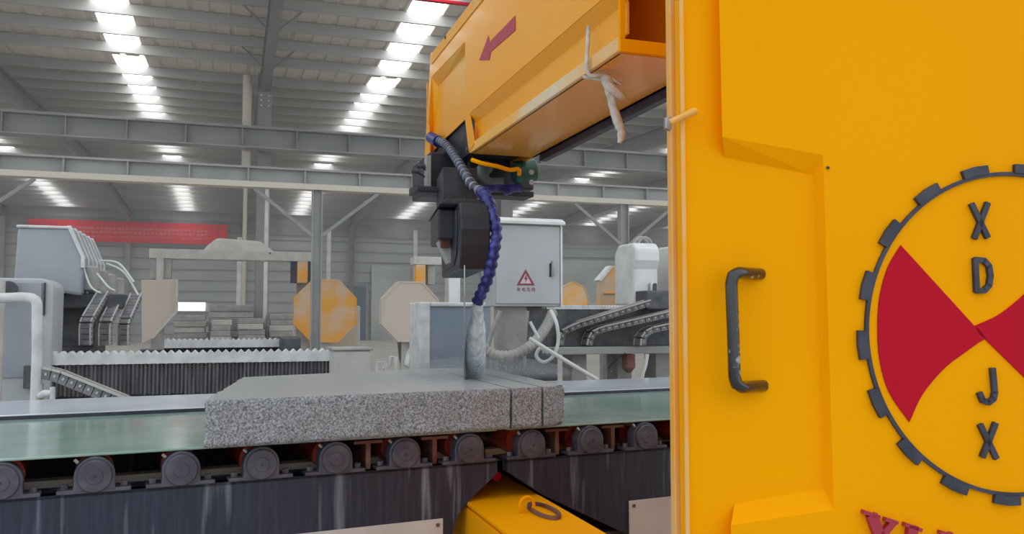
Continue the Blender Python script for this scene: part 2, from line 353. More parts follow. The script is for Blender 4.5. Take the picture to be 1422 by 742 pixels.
# ================================================================== CONVEYOR
AC = math.radians(7.2); P0 = WZ(285, 625, .94); CD = V((math.cos(AC), math.sin(AC), 0)); CT = V((-math.sin(AC), math.cos(AC), 0))
def cv(s, t, z): return V((P0.x, P0.y, 0)) + CD * s + CT * t + ZZ * z
ZB = .942
def conveyor(s0, s1, gap_side, rollers, tees, label, poly):
    t = thing('belt_conveyor', cv((s0 + s1) / 2, .55, 0), label, 'conveyor')
    m = MB(); m.box((s0, 0, ZB), (s1, 1.06, ZB + .008), cv); m.build('belt', M['belt'], t, bevel=.003)
    m = MB(); m.box((s0, 1.06, ZB - .06), (s1, 1.075, ZB + .022), cv); m.build('rail_skirt', M['black'], t)
    m = MB(); m.box((s0, 1.075, ZB - .1), (s1, 1.75, ZB + .026), cv); m.build('side_rail', M['rail'], t, bevel=.004)
    m = MB(); m.prism([cv(s, 0, z) for s, z in poly], CT * .04); m.build('side_frame', M['navy'], t)
    m = MB(); m.prism([cv(s, 1.06, z) for s, z in poly], CT * .04); m.build('side_frame', M['navy'], t)
    m = MB(); m.box((s0, -.0, .826), (s1, .13, .836), cv); m.build('frame_top_flange', M['navy'], t)
    m = MB(); m.box((s0 + (0 if gap_side == 'r' else .3), .05, .50), (s1 - (.3 if gap_side == 'r' else 0), 1.05, .52), cv); m.build('drip_tray', M['grey_dark'], t)
    m = MB(); m.box((s0, .20, .80), (s1, .26, .846), cv); m.build('inner_ledge', M['beige_dust'], t)
    for s in rollers:
        r = MB(); r.tube([cv(s, .05, .887), cv(s, .10, .887), cv(s, .10, .887), cv(s, 1.05, .887)], [.03, .03, .053, .053], 20); ro = r.build('roller', M['roller'], t, smooth=True)
        # pillow block: round-topped housing, feet and cap
        h = MB(); arc = [cv(s + .056 * math.cos(a), -.012, .885 + .056 * math.sin(a)) for a in [math.radians(-12 + 204 * k / 18) for k in range(19)]]
        arc = arc + [cv(s - .057, -.012, .84), cv(s + .057, -.012, .84)]
        h.prism(arc, CT * .05); ho = h.build('bearing_housing', M['bearing'], t, bevel=.003)
        c = MB(); c.tube([cv(s, -.013, .885), cv(s, -.022, .885)], [.049, .046], 24); c.build('end_cap', M['bearing'], ho, bevel=.002)
        c = MB(); c.tube([cv(s, -.0215, .885), cv(s, -.0245, .885)], [.024, .022], 16); c.build('cap_boss', M['bearing'], ho)
        c = MB(); c.tube([cv(s, -.0245, .885), cv(s, -.0265, .885)], [.004, .004], 8); c.build('cap_screw', M['black'], ho)
        c = MB(); c.box((s - .10, -.012, .836), (s + .10, .045, .848), cv); c.build('housing_foot', M['bearing'], ho, bevel=.003)
        for sx in (-.08, .08):
            c = MB(); c.tube([cv(s + sx, .016, .846), cv(s + sx, .016, .862)], .011, 6); c.build('foot_bolt', M['grey_dark'], ho)
        c = MB(); c.tube([cv(s - .045, .0, .925), cv(s - .055, .0, .935)], .005, 6); c.build('grease_nipple', M['metal'], ho)
    for s in tees:
        m = MB(); m.box((s - .05, .03, .922), (s + .05, 1.05, .932), cv); m.box((s - .008, .03, .836), (s + .008, 1.05, .922), cv); m.build('cross_beam', M['rust'], t)
    for s in (s0 + .15, s1 - .9 if gap_side == 'r' else s0 + .75, s1 - .2 if gap_side != 'r' else s0 + .8):
        for tt in (.03, 1.0):
            m = MB(); m.box((s - .05, tt, 0), (s + .05, tt + .08, .52), cv); m.build('leg', M['navy'], t)
    return t
RS = [.887 - .239 * k for k in range(0, 11)]; TE = [.53, .771]
lc = conveyor(-1.75, 1.0, 'r', RS, TE, 'green belt conveyor on dark navy frame feeding the block to the saw line',
         [(-1.75, .836), (1.0, .836), (1.0, .79), (.905, .716), (.85, .66), (.80, .52), (.78, .40), (-1.75, .40)])
rc = conveyor(1.04, 4.2, 'l', [1.135 + .2505 * k for k in range(12)], [1.262, 1.51], 'green belt conveyor on dark navy frame behind the yellow machine front',
         [(1.04, .836), (4.2, .836), (4.2, .40), (1.78, .40), (1.55, .516), (1.2, .69), (1.04, .795)])
# name plates on the frames
for (s0, s1, z0, z1, par, nm) in ((.19, .79, .50, .652, lc, 'l'), (1.56, 2.1, .42, .642, rc, 'r')):
    m = MB(); m.box((s0, -.006, z0), (s1, 0, z1), cv); pl = m.build('cover_plate', M['plate'], par, bevel=.001)
    for (bs, bz) in ((s0 + .02, z1 - .02), (s1 - .02, z1 - .02)):
        m = MB(); m.tube([cv(bs, -.01, bz), cv(bs, -.004, bz)], .007, 8); m.build('plate_screw', M['grey_dark'], pl)

# ------------------------------------------------------------------ granite block, sawn into three pieces
ZS0, ZS1 = ZB + .008, 1.097
def rough_piece(name, front, back, label, seed, endl=False, endr=False):
    """front, back: (s,t) end pairs; front face and free ends are split stone, top is sawn"""
    rnd = random.Random(seed); L = front[1][0] - front[0][0]; nx = max(3, int(L / .011)); nz = 14; ny = 24
    bm = bmesh.new()
    def P(i, j, k):   # i along s, j depth, k height
        a = i / nx; b = j / ny
        s = (front[0][0] * (1 - a) + front[1][0] * a) * (1 - b) + (back[0][0] * (1 - a) + back[1][0] * a) * b
        t = (front[0][1] * (1 - a) + front[1][1] * a) * (1 - b) + (back[0][1] * (1 - a) + back[1][1] * a) * b
        return s, t, ZS0 + (ZS1 - ZS0) * k / nz
    from mathutils import noise
    cache = {}
    def vert(i, j, k):
        if (i, j, k) in cache: return cache[(i, j, k)]
        s, t, z = P(i, j, k)
        onf = j == 0; nb = noise.noise((s * 14, t * 14, z * 14)) * .006 + noise.noise((s * 45, t * 45, z * 45)) * .0035
        if onf: t += nb - (.006 if 0 < k < nz else 0) + (.006 if k == 0 else 0)
        if endl and i == 0: s += nb * 1.6
        if endr and i == nx: s += nb * 2 + .012 * math.sin(math.pi * k / nz)
        if endr and j == 0: s += 0; t += max(0, (i / nx - .45)) * .09
        v = bm.verts.new(cv(s, t, z)); cache[(i, j, k)] = v; return v
    def quad(a, b, c, d, mi):
        f = bm.faces.new((a, b, c, d)); f.material_index = mi; f.smooth = True
    for i in range(nx):
        for k in range(nz):
            quad(vert(i, 0, k), vert(i + 1, 0, k), vert(i + 1, 0, k + 1), vert(i, 0, k + 1), 0); quad(vert(i, ny, k), vert(i, ny, k + 1), vert(i + 1, ny, k + 1), vert(i + 1, ny, k), 0)
        for j in range(ny):
            quad(vert(i, j, nz), vert(i + 1, j, nz), vert(i + 1, j + 1, nz), vert(i, j + 1, nz), 1); quad(vert(i, j, 0), vert(i, j + 1, 0), vert(i + 1, j + 1, 0), vert(i + 1, j, 0), 0)
    for j in range(ny):
        for k in range(nz):
            quad(vert(0, j, k), vert(0, j, k + 1), vert(0, j + 1, k + 1), vert(0, j + 1, k), 0); quad(vert(nx, j, k), vert(nx, j + 1, k), vert(nx, j + 1, k + 1), vert(nx, j, k + 1), 0)
    bmesh.ops.recalc_face_normals(bm, faces=bm.faces[:])
    me = bpy.data.meshes.new(name); bm.to_mesh(me); bm.free(); me.materials.append(M['granite']); me.materials.append(M['granite_top']); me.set_sharp_from_angle(angle=math.radians(50))
    o = bpy.data.objects.new(name, me); COL.objects.link(o)
    return tag(o, label, 'stone')
k = .125
rough_piece('granite_block', ((-.009, -.055), (1.030, -.035)), ((.25, .98), (1.030 + k * 1.27, 1.24)), 'long rough-faced grey granite block on the green belt under the saw', 1, endl=True)
rough_piece('granite_strip', ((1.040, -.035), (1.160, -.032)), ((1.040 + k * 1.27, 1.24), (1.160 + k * 1.24, 1.20)), 'narrow granite strip standing between the two saw cuts', 2)
rough_piece('granite_offcut', ((1.170, -.032), (1.268, -.028)), ((1.170 + k * 1.24, 1.20), (1.30 + k * 1.1, 1.06)), 'granite end offcut with ragged rounded end beside the saw cut', 3, endr=True)

# ================================================================== THE SAW
PTH = math.radians(8.4)
PC = W(1408, 462, 1.7)
PD = RT * math.cos(PTH) + FH * math.sin(PTH); PNm = RT * math.sin(PTH) - FH * math.cos(PTH)     # along the panel, and its outward normal
def pn(u, v, off=0):
    return WP(u, v, PC + PNm * off, PNm)
def pl(u, z, off=0):       # panel point below ray column u at height z
    q = pn(u, 442, off); return V((q.x, q.y, z))
saw = thing('stone_saw', (1.9, 1.9, 0), 'big yellow bridge stone saw with long arm, toothed-ring emblem and blade head', 'stone saw')
# column behind the front
m = MB(); a0 = pl(1185, 0, -.05); a1 = pl(1900, 0, -.05); bk = -PNm * .9
m.prism([a0, a1, a1 + bk, a0 + bk], (0, 0, 2.7)); m.build('column', M['yellow'], saw, bevel=.01)
# front cover: floor sheet + raised skin with pressed recess
ZT, ZBt = 2.9, .06
def skin(outline, off): return [pn(u, v, off) if v is not None else None for u, v in outline]
RO = .028
hi = [pl(1000, ZT, RO), pn(1003, 190, RO), pn(1143, 215, RO), pn(1158, 708, RO), pn(1015, 730, RO), pl(1010, ZBt, RO)]
lo = [pl(990, ZT, 0), pn(1006, 219, 0), pn(1129, 243, .008), pn(1144, 679, .008), pn(1020, 700, 0), pl(1002, ZBt, 0)]
far_t, far_b = pl(1900, ZT, RO), pl(1900, ZBt, RO)
m = MB(); m.prism([pl(947, ZBt, 0), pl(1200, ZBt, 0), pl(1200, ZT, 0), pl(947, ZT, 0)], -PNm * .02)
front = m.build('front_cover', M['yellow'], saw)
m = MB()
mid = [pl(1160, ZT, RO), pn(1160, 213, RO), pn(1160, 708, RO), pl(1160, ZBt, RO)]
def poly(mb, pts): mb.add(pts, [tuple(range(len(pts)))])
poly(m, [hi[0], hi[1], hi[2], mid[1], mid[0]]); poly(m, [hi[2], hi[3], mid[2], mid[1]]); poly(m, [hi[3], hi[4], hi[5], mid[3], mid[2]])
poly(m, [mid[0], mid[1], mid[2], mid[3], far_b, far_t])
for i in (0, 1, 2, 4): m.add([hi[i], hi[i + 1], lo[i + 1], lo[i]], [(0, 1, 2, 3)])
ledge = MB(); ledge.add([hi[3], hi[4], lo[4], lo[3]], [(0, 1, 2, 3)])
poly(m, [lo[1], lo[2], lo[3], lo[4]])
sk = m.build('raised_skin', M['yellow'], saw)
ledge.build('recess_ledge', M['yellow'], saw)
# edge frame and rim at the free edge
m = MB(); m.prism([pl(934.5, 0.05, -.03), pl(945, .05, -.03), pl(945, 2.65, -.03), pl(934.5, 2.65, -.03)], -PNm * .025); m.build('door_frame', M['yellow_pale'], saw, bevel=.002)
m = MB(); m.prism([pl(947, .06, 0), pl(953, .06, 0), pl(953, 2.7, 0), pl(947, 2.7, 0)], PNm * .008); m.build('edge_rim', M['yellow_pale'], saw, bevel=.002)
# latch
m = MB(); a = pn(931, 170, .012); b = pn(968, 153, .03); m.tube([a, a * .5 + b * .5, b - (b - a) * .12, b], [.006, .0065, .0075, .005], 10); lt = m.build('door_latch', M['yellow_pale'], saw, smooth=True)
m = MB(); m.prism([pn(924, 163, -.03), pn(934, 161, -.03), pn(934, 182, -.03), pn(924, 178, -.03)], -PNm * .012); m.build('latch_keeper', M['metal'], lt, bevel=.002)
m = MB(); m.tube([pn(1150, 233, RO), pn(1150, 233, RO + .004)], .003, 8); m.build('rivet', M['black'], saw)
# pull handle
pts = [pn(1056, 381, 0), pn(1026, 379, .045), pn(1018, 383, .05), pn(1015.5, 394, .05), pn(1018, 460, .05), pn(1020, 524, .05), pn(1023, 534, .05), pn(1030, 538, .045), pn(1060, 536, 0)]
h = []
for i in range(len(pts) - 1):
    h += [pts[i].lerp(pts[i + 1], k / 4) for k in range(4)]
h.append(pts[-1]); m = MB(); m.tube(h, .0115, 14); hd = m.build('pull_handle', M['black_gloss'], saw, smooth=True)
# --- emblem: toothed ring, red quarters, letters
C0 = PC; ER = .3267 * 1.0
def em(x, z, off=0): return WPc + PD * x + ZZ * z + PNm * off
WPc = pn(1408, 462, RO); ER = .3267 * (WPc - CAM).dot(FW) / 1.7
m = MB(); n = 96; vs_ = []; fs_ = []
for i in range(n):
    a = 2 * math.pi * i / n; c, s_ = math.cos(a), math.sin(a)
    vs_ += [em(c * ER * .962, s_ * ER * .962, 0), em(c * ER * .962, s_ * ER * .962, .006), em(c * ER * .985, s_ * ER * .985, .006), em(c * ER * .985, s_ * ER * .985, 0)]
for i in range(n):
    j = (i + 1) % n
    for q in range(3): fs_.append((i * 4 + q, i * 4 + q + 1, j * 4 + q + 1, j * 4 + q))
m.add(vs_, fs_); ring = m.build('emblem_ring', M['black'], saw)
for i in range(18):
    a = math.radians(83.5 + 20.1 * i) if i < 10 else math.radians(83.5 + 20.1 * 9 + (360 - 20.1 * 9) / 9 * (i - 9)); m = MB(); P = []
    for da, rr in ((-.085, .978), (-.085, 1.034), (0, 1.038), (.085, 1.034), (.085, .978), (0, .982)):
        P.append(em(math.cos(a + da) * ER * rr, math.sin(a + da) * ER * rr, 0))
    m.prism(P, PNm * .009); m.build('ring_tooth', M['black'], ring)
def arcpx(pts): return [pn(u, v, RO) for u, v in pts]
def curve(pts, n=6): return spline([pn(u, v, RO) for u, v in pts], n)
outer = curve([(1250, 341), (1232, 372), (1221, 412), (1218, 455), (1221, 500), (1234, 545), (1262, 586)])
lower = curve([(1262, 586), (1280, 548), (1310, 512), (1340, 489), (1358, 476)])
m = MB(); pts = outer + lower[1:] + [pn(1368, 470, RO), pn(1360, 459, RO), pn(1352, 453, RO)]
m.prism(pts, PNm * .003); m.build('emblem_red_field', M['red'], saw)
def rim(deg): return em(.9 * ER * math.cos(math.radians(deg)), .9 * ER * math.sin(math.radians(deg)))
upper = spline([pn(1352, 453, RO), pn(1385, 438, RO), pn(1415, 415, RO), pn(1450, 383, RO), rim(42)], 6)
m = MB(); m.prism(upper + [rim(42 - 5 * k) for k in range(1, 20)] + [pn(1368, 472, RO), pn(1358, 464, RO)], PNm * .003); m.build('emblem_red_field', M['red'], saw)
def stroke(mb, pts, hw, off=RO, h=.008):
    pts = [pn(u, v, off) for u, v in pts]
    for a, b in zip(pts[:-1], pts[1:]):
        d = (b - a).normalized(); e = d.cross(PNm) * hw; mb.prism([a - e - d * hw * .3, b - e + d * hw * .3, b + e + d * hw * .3, a + e - d * hw * .3], PNm * h)
for name, strokes in (('letter_x', [[(1347, 284), (1369, 330)], [(1369, 283), (1351, 331)]]),
                      ('letter_d', [[(1352, 360), (1354, 405)], [(1352, 361), (1364, 362), (1371, 370), (1373, 383), (1371, 397), (1364, 404), (1354, 404)]]),
                      ('letter_j', [[(1376, 512), (1379, 545), (1377, 554), (1370, 559), (1362, 556), (1358, 546)]]),
                      ('letter_x', [[(1359, 590), (1381, 636)], [(1380, 588), (1362, 634)]])):
    m = MB()
    for s_ in strokes: stroke(m, s_, .0052)
    m.build(name, M['black'], saw)
# red serif letters following the ring below
def serif(name, strokes, hws):
    m = MB()
    for s_, hw in zip(strokes, hws): stroke(m, s_, hw, RO, .012)
    m.build(name, M['red_letter'], saw)
serif('letter_x', [[(1208, 716), (1229, 775)], [(1237, 724), (1200, 768)], [(1196, 710), (1217, 717)], [(1226, 720), (1242, 725)], [(1192, 762), (1208, 768)], [(1219, 771), (1241, 779)]], [.010, .006, .0035, .0035, .0035, .0035])
serif('letter_i', [[(1264, 731), (1256, 786)], [(1253, 727), (1275, 735)], [(1244, 783), (1268, 791)]], [.010, .0035, .0035])
serif('letter_a', [[(1312, 742), (1286, 796)], [(1312, 742), (1326, 808)], [(1296, 772), (1318, 778)], [(1302, 738), (1318, 743)]], [.006, .010, .004, .0035])

# --- upper arm (hollow box girder along the hall axis)
AX0, AX1, AY0, AYM, AZ0, AZ1 = .982, 1.283, 2.06, 3.57, 2.07, 2.72
NX = V((1, 0, 0)); AP = V((AX0, 0, 0)); AF = V((AX0 + .03, 0, 0))
def ao(u, v): return WP(u, v, AP, NX)
def af(u, v): return WP(u, v, AF, NX)
def ayz(y, z, d=0): return V((AX0 + d, y, z))
near = AY0
top_e = [ao(599, 74), ayz(4.33, AZ1), ayz(3.66, AZ1), ayz(near, AZ1)]
p1, p2 = ao(652.8, 158), ao(786, 43); dy = (p2.z - p1.z) / (p2.y - p1.y); pe = ayz(near, p1.z + dy * (near - p1.y))
q1, q2 = af(662, 171), af(784.5, 72.8); dq = (q2.z - q1.z) / (q2.y - q1.y); qe = V((AF.x, near, q1.z + dq * (near - q1.y)))
m = MB()
poly(m, [ao(590, 219), ao(599, 74), ao(603, 71.5), ao(646.6, 20), ao(646.6, 58), ao(600, 107), ao(595.5, 173.5), ao(597, 213.5)])
poly(m, [ao(646.6, 20), ayz(near, AZ1), pe, p1, ao(646.6, 166), ao(646.6, 58)])
poly(m, [ao(646.6, 166), p1, ao(659, 200), ao(652, 212)])
for a, b in (((646.6, 58), (600, 107)), ((600, 107), (595.5, 173.5)), ((595.5, 173.5), (597, 213.5))):
    mp = {(646.6, 58): (646.6, 76), (600, 107): (609.4, 120), (595.5, 173.5): (601.7, 183), (597, 213.5): (601, 210)}
    m.add([ao(*a), ao(*b), af(*mp[b]), af(*mp[a])], [(0, 1, 2, 3)])
poly(m, [af(646.6, 76), af(609.4, 120), af(601.7, 183), af(601, 210), af(646.6, 166)])
m.add([p1, pe, qe, q1], [(0, 1, 2, 3)])
m.add([ao(646.6, 58), ao(646.6, 166), af(646.6, 166), af(646.6, 76)], [(0, 1, 2, 3)])
bl, br_ = V((AF.x, AYM, AZ0 + .05)), V((AF.x, near, AZ0 + .05))
bl = bl + V((0, .06, 0)); q0 = V((AF.x, p1.y + .06, q1.z - .03))
poly(m, [q0, q1, qe, br_, bl])
arm = m.build('upper_arm', M['yellow_arm'], saw, fix=False)
so = arm.modifiers.new('solid', 'SOLIDIFY'); so.thickness = .006; so.offset = 0
m = MB(); m.box((AX0, AY0, AZ0), (AX0 + .02, AYM, AZ0 + .04)); m.build('bottom_rail', M['rail_dust'], arm, bevel=.003)
m = MB(); m.box((AX0 + .012, AY0 + .02, AZ0), (AX1, AYM, AZ0 + .012)); m.build('belly_plate', M['yellow_arm'], arm)
m = MB(); m.box((AX1 - .012, AY0, AZ0), (AX1, 4.47, AZ1)); m.build('far_side', M['yellow_arm'], arm)
m = MB(); m.box((AX0, AY0, AZ1 - .01), (AX1, 4.33, AZ1 + .004)); m.build('top_plate', M['yellow_arm'], arm)
m = MB(); m.box((AX0 + .005, 4.45, 2.23), (AX1, 4.465, AZ1 - .1)); m.build('end_plate', M['yellow_arm'], arm)
m = MB(); m.box((AX0 + .045, 3.2, AZ0 + .012), (AX1 - .013, 3.215, AZ1 - .01)); m.build('inner_bulkhead', M['yellow_arm'], arm)
m = MB()
m.box((AX0, AY0 - .012, AZ0 - .004), (AX1 + .15, AY0, AZ0 + .032)); m.build('end_lip', M['yellow'], arm, bevel=.002)
m = MB(); m.box((AX0, AY0 - .012, AZ0 + .032), (AX0 + .016, AY0, AZ1)); m.build('end_lip', M['yellow'], arm, bevel=.002)
m = MB(); m.box((AX0 + .04, 3.62, 2.10), (AX1 - .02, 4.43, 2.55)); m.build('drive_shade_box', M['head_dark'], arm)  # drive block, added and coloured dark so the arm's opening looks shaded
m = MB(); m.box((AX1 + .0, 2.1, AZ0 - .03), (AX1 + .03, 3.5, AZ0 + .01)); m.build('lower_track', M['black'], arm)
m = MB(); m.box((AX0 - .008, AY0, AZ1 - .045), (AX0 + .012, 4.30, AZ1 + .01)); m.build('top_trim', M['yellow_pale'], arm, bevel=.002)
m = MB(); m.box((AX0 + .02, AYM - .02, AZ0 + .05), (AX1, AYM - .008, AZ1 - .2)); m.build('inner_wall', M['yellow_arm'], arm)
for (u, v) in ((651, 208), (621, 52)):
    m = MB(); q = ao(u, v); m.tube([q, q - NX * .012], .01, 10); m.build('arm_bolt', M['grey_dark'], arm)
# arrow painted on the side
pts = [(667, 84), (680, 49.5), (681, 59), (717, 22), (717.5, 42), (683, 72), (681, 83.5)]
m = MB(); m.prism([ao(*p) - NX * .0035 for p in pts], NX * -.002); m.build('arrow_sign', M['arrow'], arm)
# --- lower arm under the conveyors
m = MB(); prof = [(.812, .05), (1.097, .05), (1.097, .676), (.812, .676)]
m.prism([(x, 1.95, z) for x, z in prof], (0, 2.3, 0)); la = m.build('lower_arm', M['yellow'], saw, bevel=.004)
m = MB(); m.box((.812, 1.95, .684), (1.097, 4.25, .698)); m.build('lid', M['yellow'], la, bevel=.003)
m = MB(); m.box((.824, 1.96, .67), (1.085, 4.24, .69)); m.build('lid_flange', M['yellow'], la)
LZ = .698
cc = WZ(755, 712, LZ)
m = MB(); ov = [(cc.x + .042 * math.cos(a), cc.y + .12 * math.sin(a)) for a in [2 * math.pi * i / 28 for i in range(28)]]
n = len(ov); vi = [(cc.x + (x - cc.x) * .72, cc.y + (y - cc.y) * .86) for x, y in ov]
m.add([(x, y, LZ + .001) for x, y in ov] + [(x, y, LZ + .012) for x, y in ov] + [(x, y, LZ + .012) for x, y in vi] + [(x, y, LZ + .001) for x, y in vi],
      [(a * n + i, a * n + (i + 1) % n, (a + 1) % 4 * n + (i + 1) % n, (a + 1) % 4 * n + i) for a in range(4) for i in range(n)])
m.build('access_collar', M['rust'], la)
p = WZ(727, 712, LZ); m = MB(); m.tube([p + V((0.026 * math.cos(a) + .012, 0.004 * math.cos(a), .028 * math.sin(a) + .022)) for a in [math.radians(-40 + 260 * k / 14) for k in range(15)]], .006, 8); m.build('lifting_eye', M['yellow'], la, smooth=True)
m = MB(); m.tube([WZ(690, 662, .75), WZ(690, 662, .75) + V((0, .1, 0))], .018, 12); m.build('red_hub', M['red'], la, smooth=True)
m = MB(); m.prism([(1.0, 1.75, .05), (2.1, 1.55, .05), (2.1, 2.3, .05), (1.0, 2.3, .05)], (0, 0, .5)); m.build('base_box', M['yellow'], saw, bevel=.01)
# --- carriage and blade head
def sbox(name, u0, u1, v0, v1, D, dep, mt, par, bev=.006):
    m = MB(); fbox(m, u0, u1, v0, v1, D, dep); return m.build(name, mt, par, bevel=bev)
hd = sbox('carriage', 597, 662, 212, 266, 4.05, .42, M['guard'], saw, .01)
sbox('carriage_plate', 578, 742, 262, 270, 3.92, .14, M['head_dark'], hd)
sbox('carriage_block', 650, 742, 222, 262, 4.1, .3, M['head_dark'], hd, .01)
sbox('end_bracket', 592, 599, 216, 262, 4.0, .05, M['steel'], hd, .003)
sbox('mounting_foot', 575, 600, 258, 268, 3.98, .12, M['head_dark'], hd, .003)
for (u, v) in ((577, 238), (585, 231)):
    m = MB(); q = W(u, v, 4.0); m.tube([q - RT * .018, q + RT * .018], .01, 8); m.tube([q, W(600, v + 14, 4.05)], .004, 6); m.build('sensor_arm', M['black'], hd)
m = MB(); a = W(712, 240, 3.95); b = W(744, 236, 3.98); m.tube([a, a.lerp(b, .06), a.lerp(b, .94), b], [.045, .052, .052, .045], 16); m.build('drive_motor', M['green_motor'], hd, smooth=True)
for k in range(2):
    m = MB(); q = W(738, 240 + 14 * k, 3.9); m.tube([q, q - FH * .02], .012, 8); m.build('motor_bolt', M['metal'], hd)
m = MB(); m.tube(spline([W(676, 232, 3.92), W(670, 238, 3.88), W(671, 250, 3.86), W(680, 256, 3.86), W(700, 256, 3.86)]), .032, 12); m.build('elbow_pipe', M['teal'], hd, smooth=True)
m = MB(); m.tube(spline([W(655, 222, 3.62), W(670, 227, 3.6), W(690, 231, 3.6), W(708, 236, 3.62), W(720, 235, 3.64), W(721, 243, 3.66)]), .009, 8); m.build('grease_line', M['yellow'], hd, smooth=True)
for (u0, v0, u1, v1) in ((665, 262, 725, 262), (700, 268, 722, 258)):
    m = MB(); m.tube([W(u0, v0, 3.8), W(u1, v1, 3.82)], .017, 8); m.build('fitting', M['hose_blue'], hd, smooth=True)
# blade plane: vertical, head is slewed a little off the arm
BC = W(645, 402, 3.65); BD = V((BC.x, BC.y, 0)).normalized(); BN = V((BD.y, -BD.x, 0))   # along blade, and across it (to the right)
BR = .393
m = MB(); m.tube([BC - BN * .002, BC + BN * .002], BR, 64); bl_ = m.build('saw_blade', M['metal'], saw)
m = MB(); m.tube([BC - BN * .003, BC + BN * .003], .07, 24); m.build('blade_flange', M['grey_dark'], bl_, smooth=True)
def gp(d, z, s_): return BC + BD * d + ZZ * z + BN * s_
YG = math.radians(-6.5); GD_ = (BD * math.cos(YG) + BN * math.sin(YG)); GN = BN * math.cos(YG) - BD * math.sin(YG)     # guard is slewed a little against the blade
def gg(d, z, s_): return BC + GD_ * d + ZZ * (z + .075) + GN * (s_ - .006)
half = [(-.375, -.01), (-.395, .03), (-.41, .08), (-.418, .14), (-.40, .20), (-.36, .25)]
prof = half + [(-d, z) for d, z in reversed(half)]
m = MB(); m.prism([gg(d, z, -.058) for d, z in prof], GN * .116); gd = m.build('blade_guard', M['guard'], saw, bevel=.008)
m = MB(); m.prism([gg(d, z, -.058) for d, z in ((-.22, .015), (-.30, .05), (-.33, .14), (-.29, .23), (.2, .23), (.2, .015))], GN * -.006); m.build('guard_side', M['guard'], gd, bevel=.002)
m = MB(); m.prism([gg(d, z, -.125) for d, z in ((-.20, .245), (-.20, .12), (.20, .12), (.20, .245))], GN * .07); sp = m.build('spindle_housing', M['guard'], saw, bevel=.008)
m = MB(); m.prism([gg(-.12, z, s_) for z, s_ in ((.125, -.12), (.125, -.056), (.03, -.056), (.03, -.075))], GD_ * .12); m.build('lower_bracket', M['steel'], sp, bevel=.003)
m = MB(); m.prism([gg(-.15, z, s_) for z, s_ in ((.125, -.11), (.125, -.07), (.09, -.07), (.09, -.11))], GD_ * .03); m.build('red_block', M['rust'], sp, bevel=.003)
m = MB(); m.prism([gg(-.30, z, s_) for z, s_ in ((.25, -.13), (.25, .06), (.272, .06), (.272, -.10))], GD_ * .62); m.build('guard_mount', M['head_dark'], sp, bevel=.004)
m = MB(); m.prism([gg(.0, z, s_) for z, s_ in ((.27, -.09), (.27, .06), (.45, .06), (.45, -.09))], GD_ * .32); m.build('neck', M['head_dark'], sp, bevel=.004)
# hoses
def corr(pts, r, amp, pitch, n=10):
    P = spline(pts, 14); out = [P[0]]; L = 0
    for a, b in zip(P[:-1], P[1:]): L += (b - a).length
    k = max(20, int(L / pitch * 6)); seg = [0]
    for a, b in zip(P[:-1], P[1:]): seg.append(seg[-1] + (b - a).length)
    pts2 = []; rr = []; j = 0
    for i in range(k + 1):
        d = L * i / k
        while j < len(P) - 2 and seg[j + 1] < d: j += 1
        t = (d - seg[j]) / max(1e-9, seg[j + 1] - seg[j]); pts2.append(P[j].lerp(P[j + 1], min(1, t))); rr.append(r + amp * math.sin(2 * math.pi * d / pitch))
    m = MB(); m.tube(pts2, rr, n)
    for f_ in range(k * n): m.mi[f_] = 1 if math.sin(2 * math.pi * (L * (f_ // n + .5) / k) / pitch) > .5 else 0
    return m
corr([W(603, 193, 4.36), W(618, 200, 4.15), W(632, 218, 3.85), W(645, 240, 3.62), W(657, 258, 3.5), W(672, 268, 3.42)], .018, .004, .05).build('feed_hose', [M['hose'], M['hose_pale']], saw, smooth=True)
m = MB(); m.tube([W(599, 191, 4.42), W(609, 197, 4.28)], .03, 12); m.build('hose_sleeve', M['hose_blue'], saw, smooth=True)
corr([W(670, 266, 3.42), W(677, 278, 3.36), W(686, 305, 3.3), W(689, 328, 3.28), W(685, 355, 3.28), W(679, 382, 3.3), W(670, 404, 3.33), W(663, 419, 3.36)], .022, .0035, .035).build('water_hose', [M['hose_blue'], M['hose_blue']], saw, smooth=True)

# cord with a rag tied round the arm's near end
t = thing('tied_rag', W(845, 120, 2.3), 'dirty white rag and cord tied round the yellow arm', 'rag')
yr = ao(820, 60).y
m = MB(); m.tube(spline([ayz(yr, 2.20, -.006), ayz(yr, 2.16, -.008), ayz(yr, 2.06, -.008), (1.02, yr - .01, 2.055), (1.07, yr - .02, 2.03)]), .006, 6); m.build('cord', M['cloth'], t, smooth=True)
m = MB(); m.tube(spline([ayz(yr + .05, 2.063, -.004), (1.03, yr + .02, 2.05), (1.07, yr - .02, 2.03)]), .005, 6); m.build('cord', M['cloth'], t, smooth=True)
kn = V((1.07, yr - .02, 2.03)); D0 = (kn - CAM).dot(FW)
m = MB(); m.tube(spline([W(838, 105, D0), W(846, 116, D0), W(848, 130, D0), W(852, 150, D0), W(858, 170, D0), W(863, 186, D0), W(860, 199, D0)], 6), [.012, .014, .016, .018, .017, .015, .014, .015, .016, .017, .018, .017, .016, .014, .013, .013, .014, .014, .013, .013, .014, .014, .014, .015, .014, .013, .014, .012, .010, .012, .013, .012, .011, .009, .008, .007, .006], 9)
m.build('rag_tail', M['cloth'], t, smooth=True)
m = MB(); m.tube(spline([W(838, 112, D0), W(850, 124, D0 - .01), W(866, 137, D0)], 5), [.008, .010, .012, .014, .016, .016, .015, .014, .013, .011, .008], 8); m.build('rag_knot', M['cloth'], t, smooth=True)

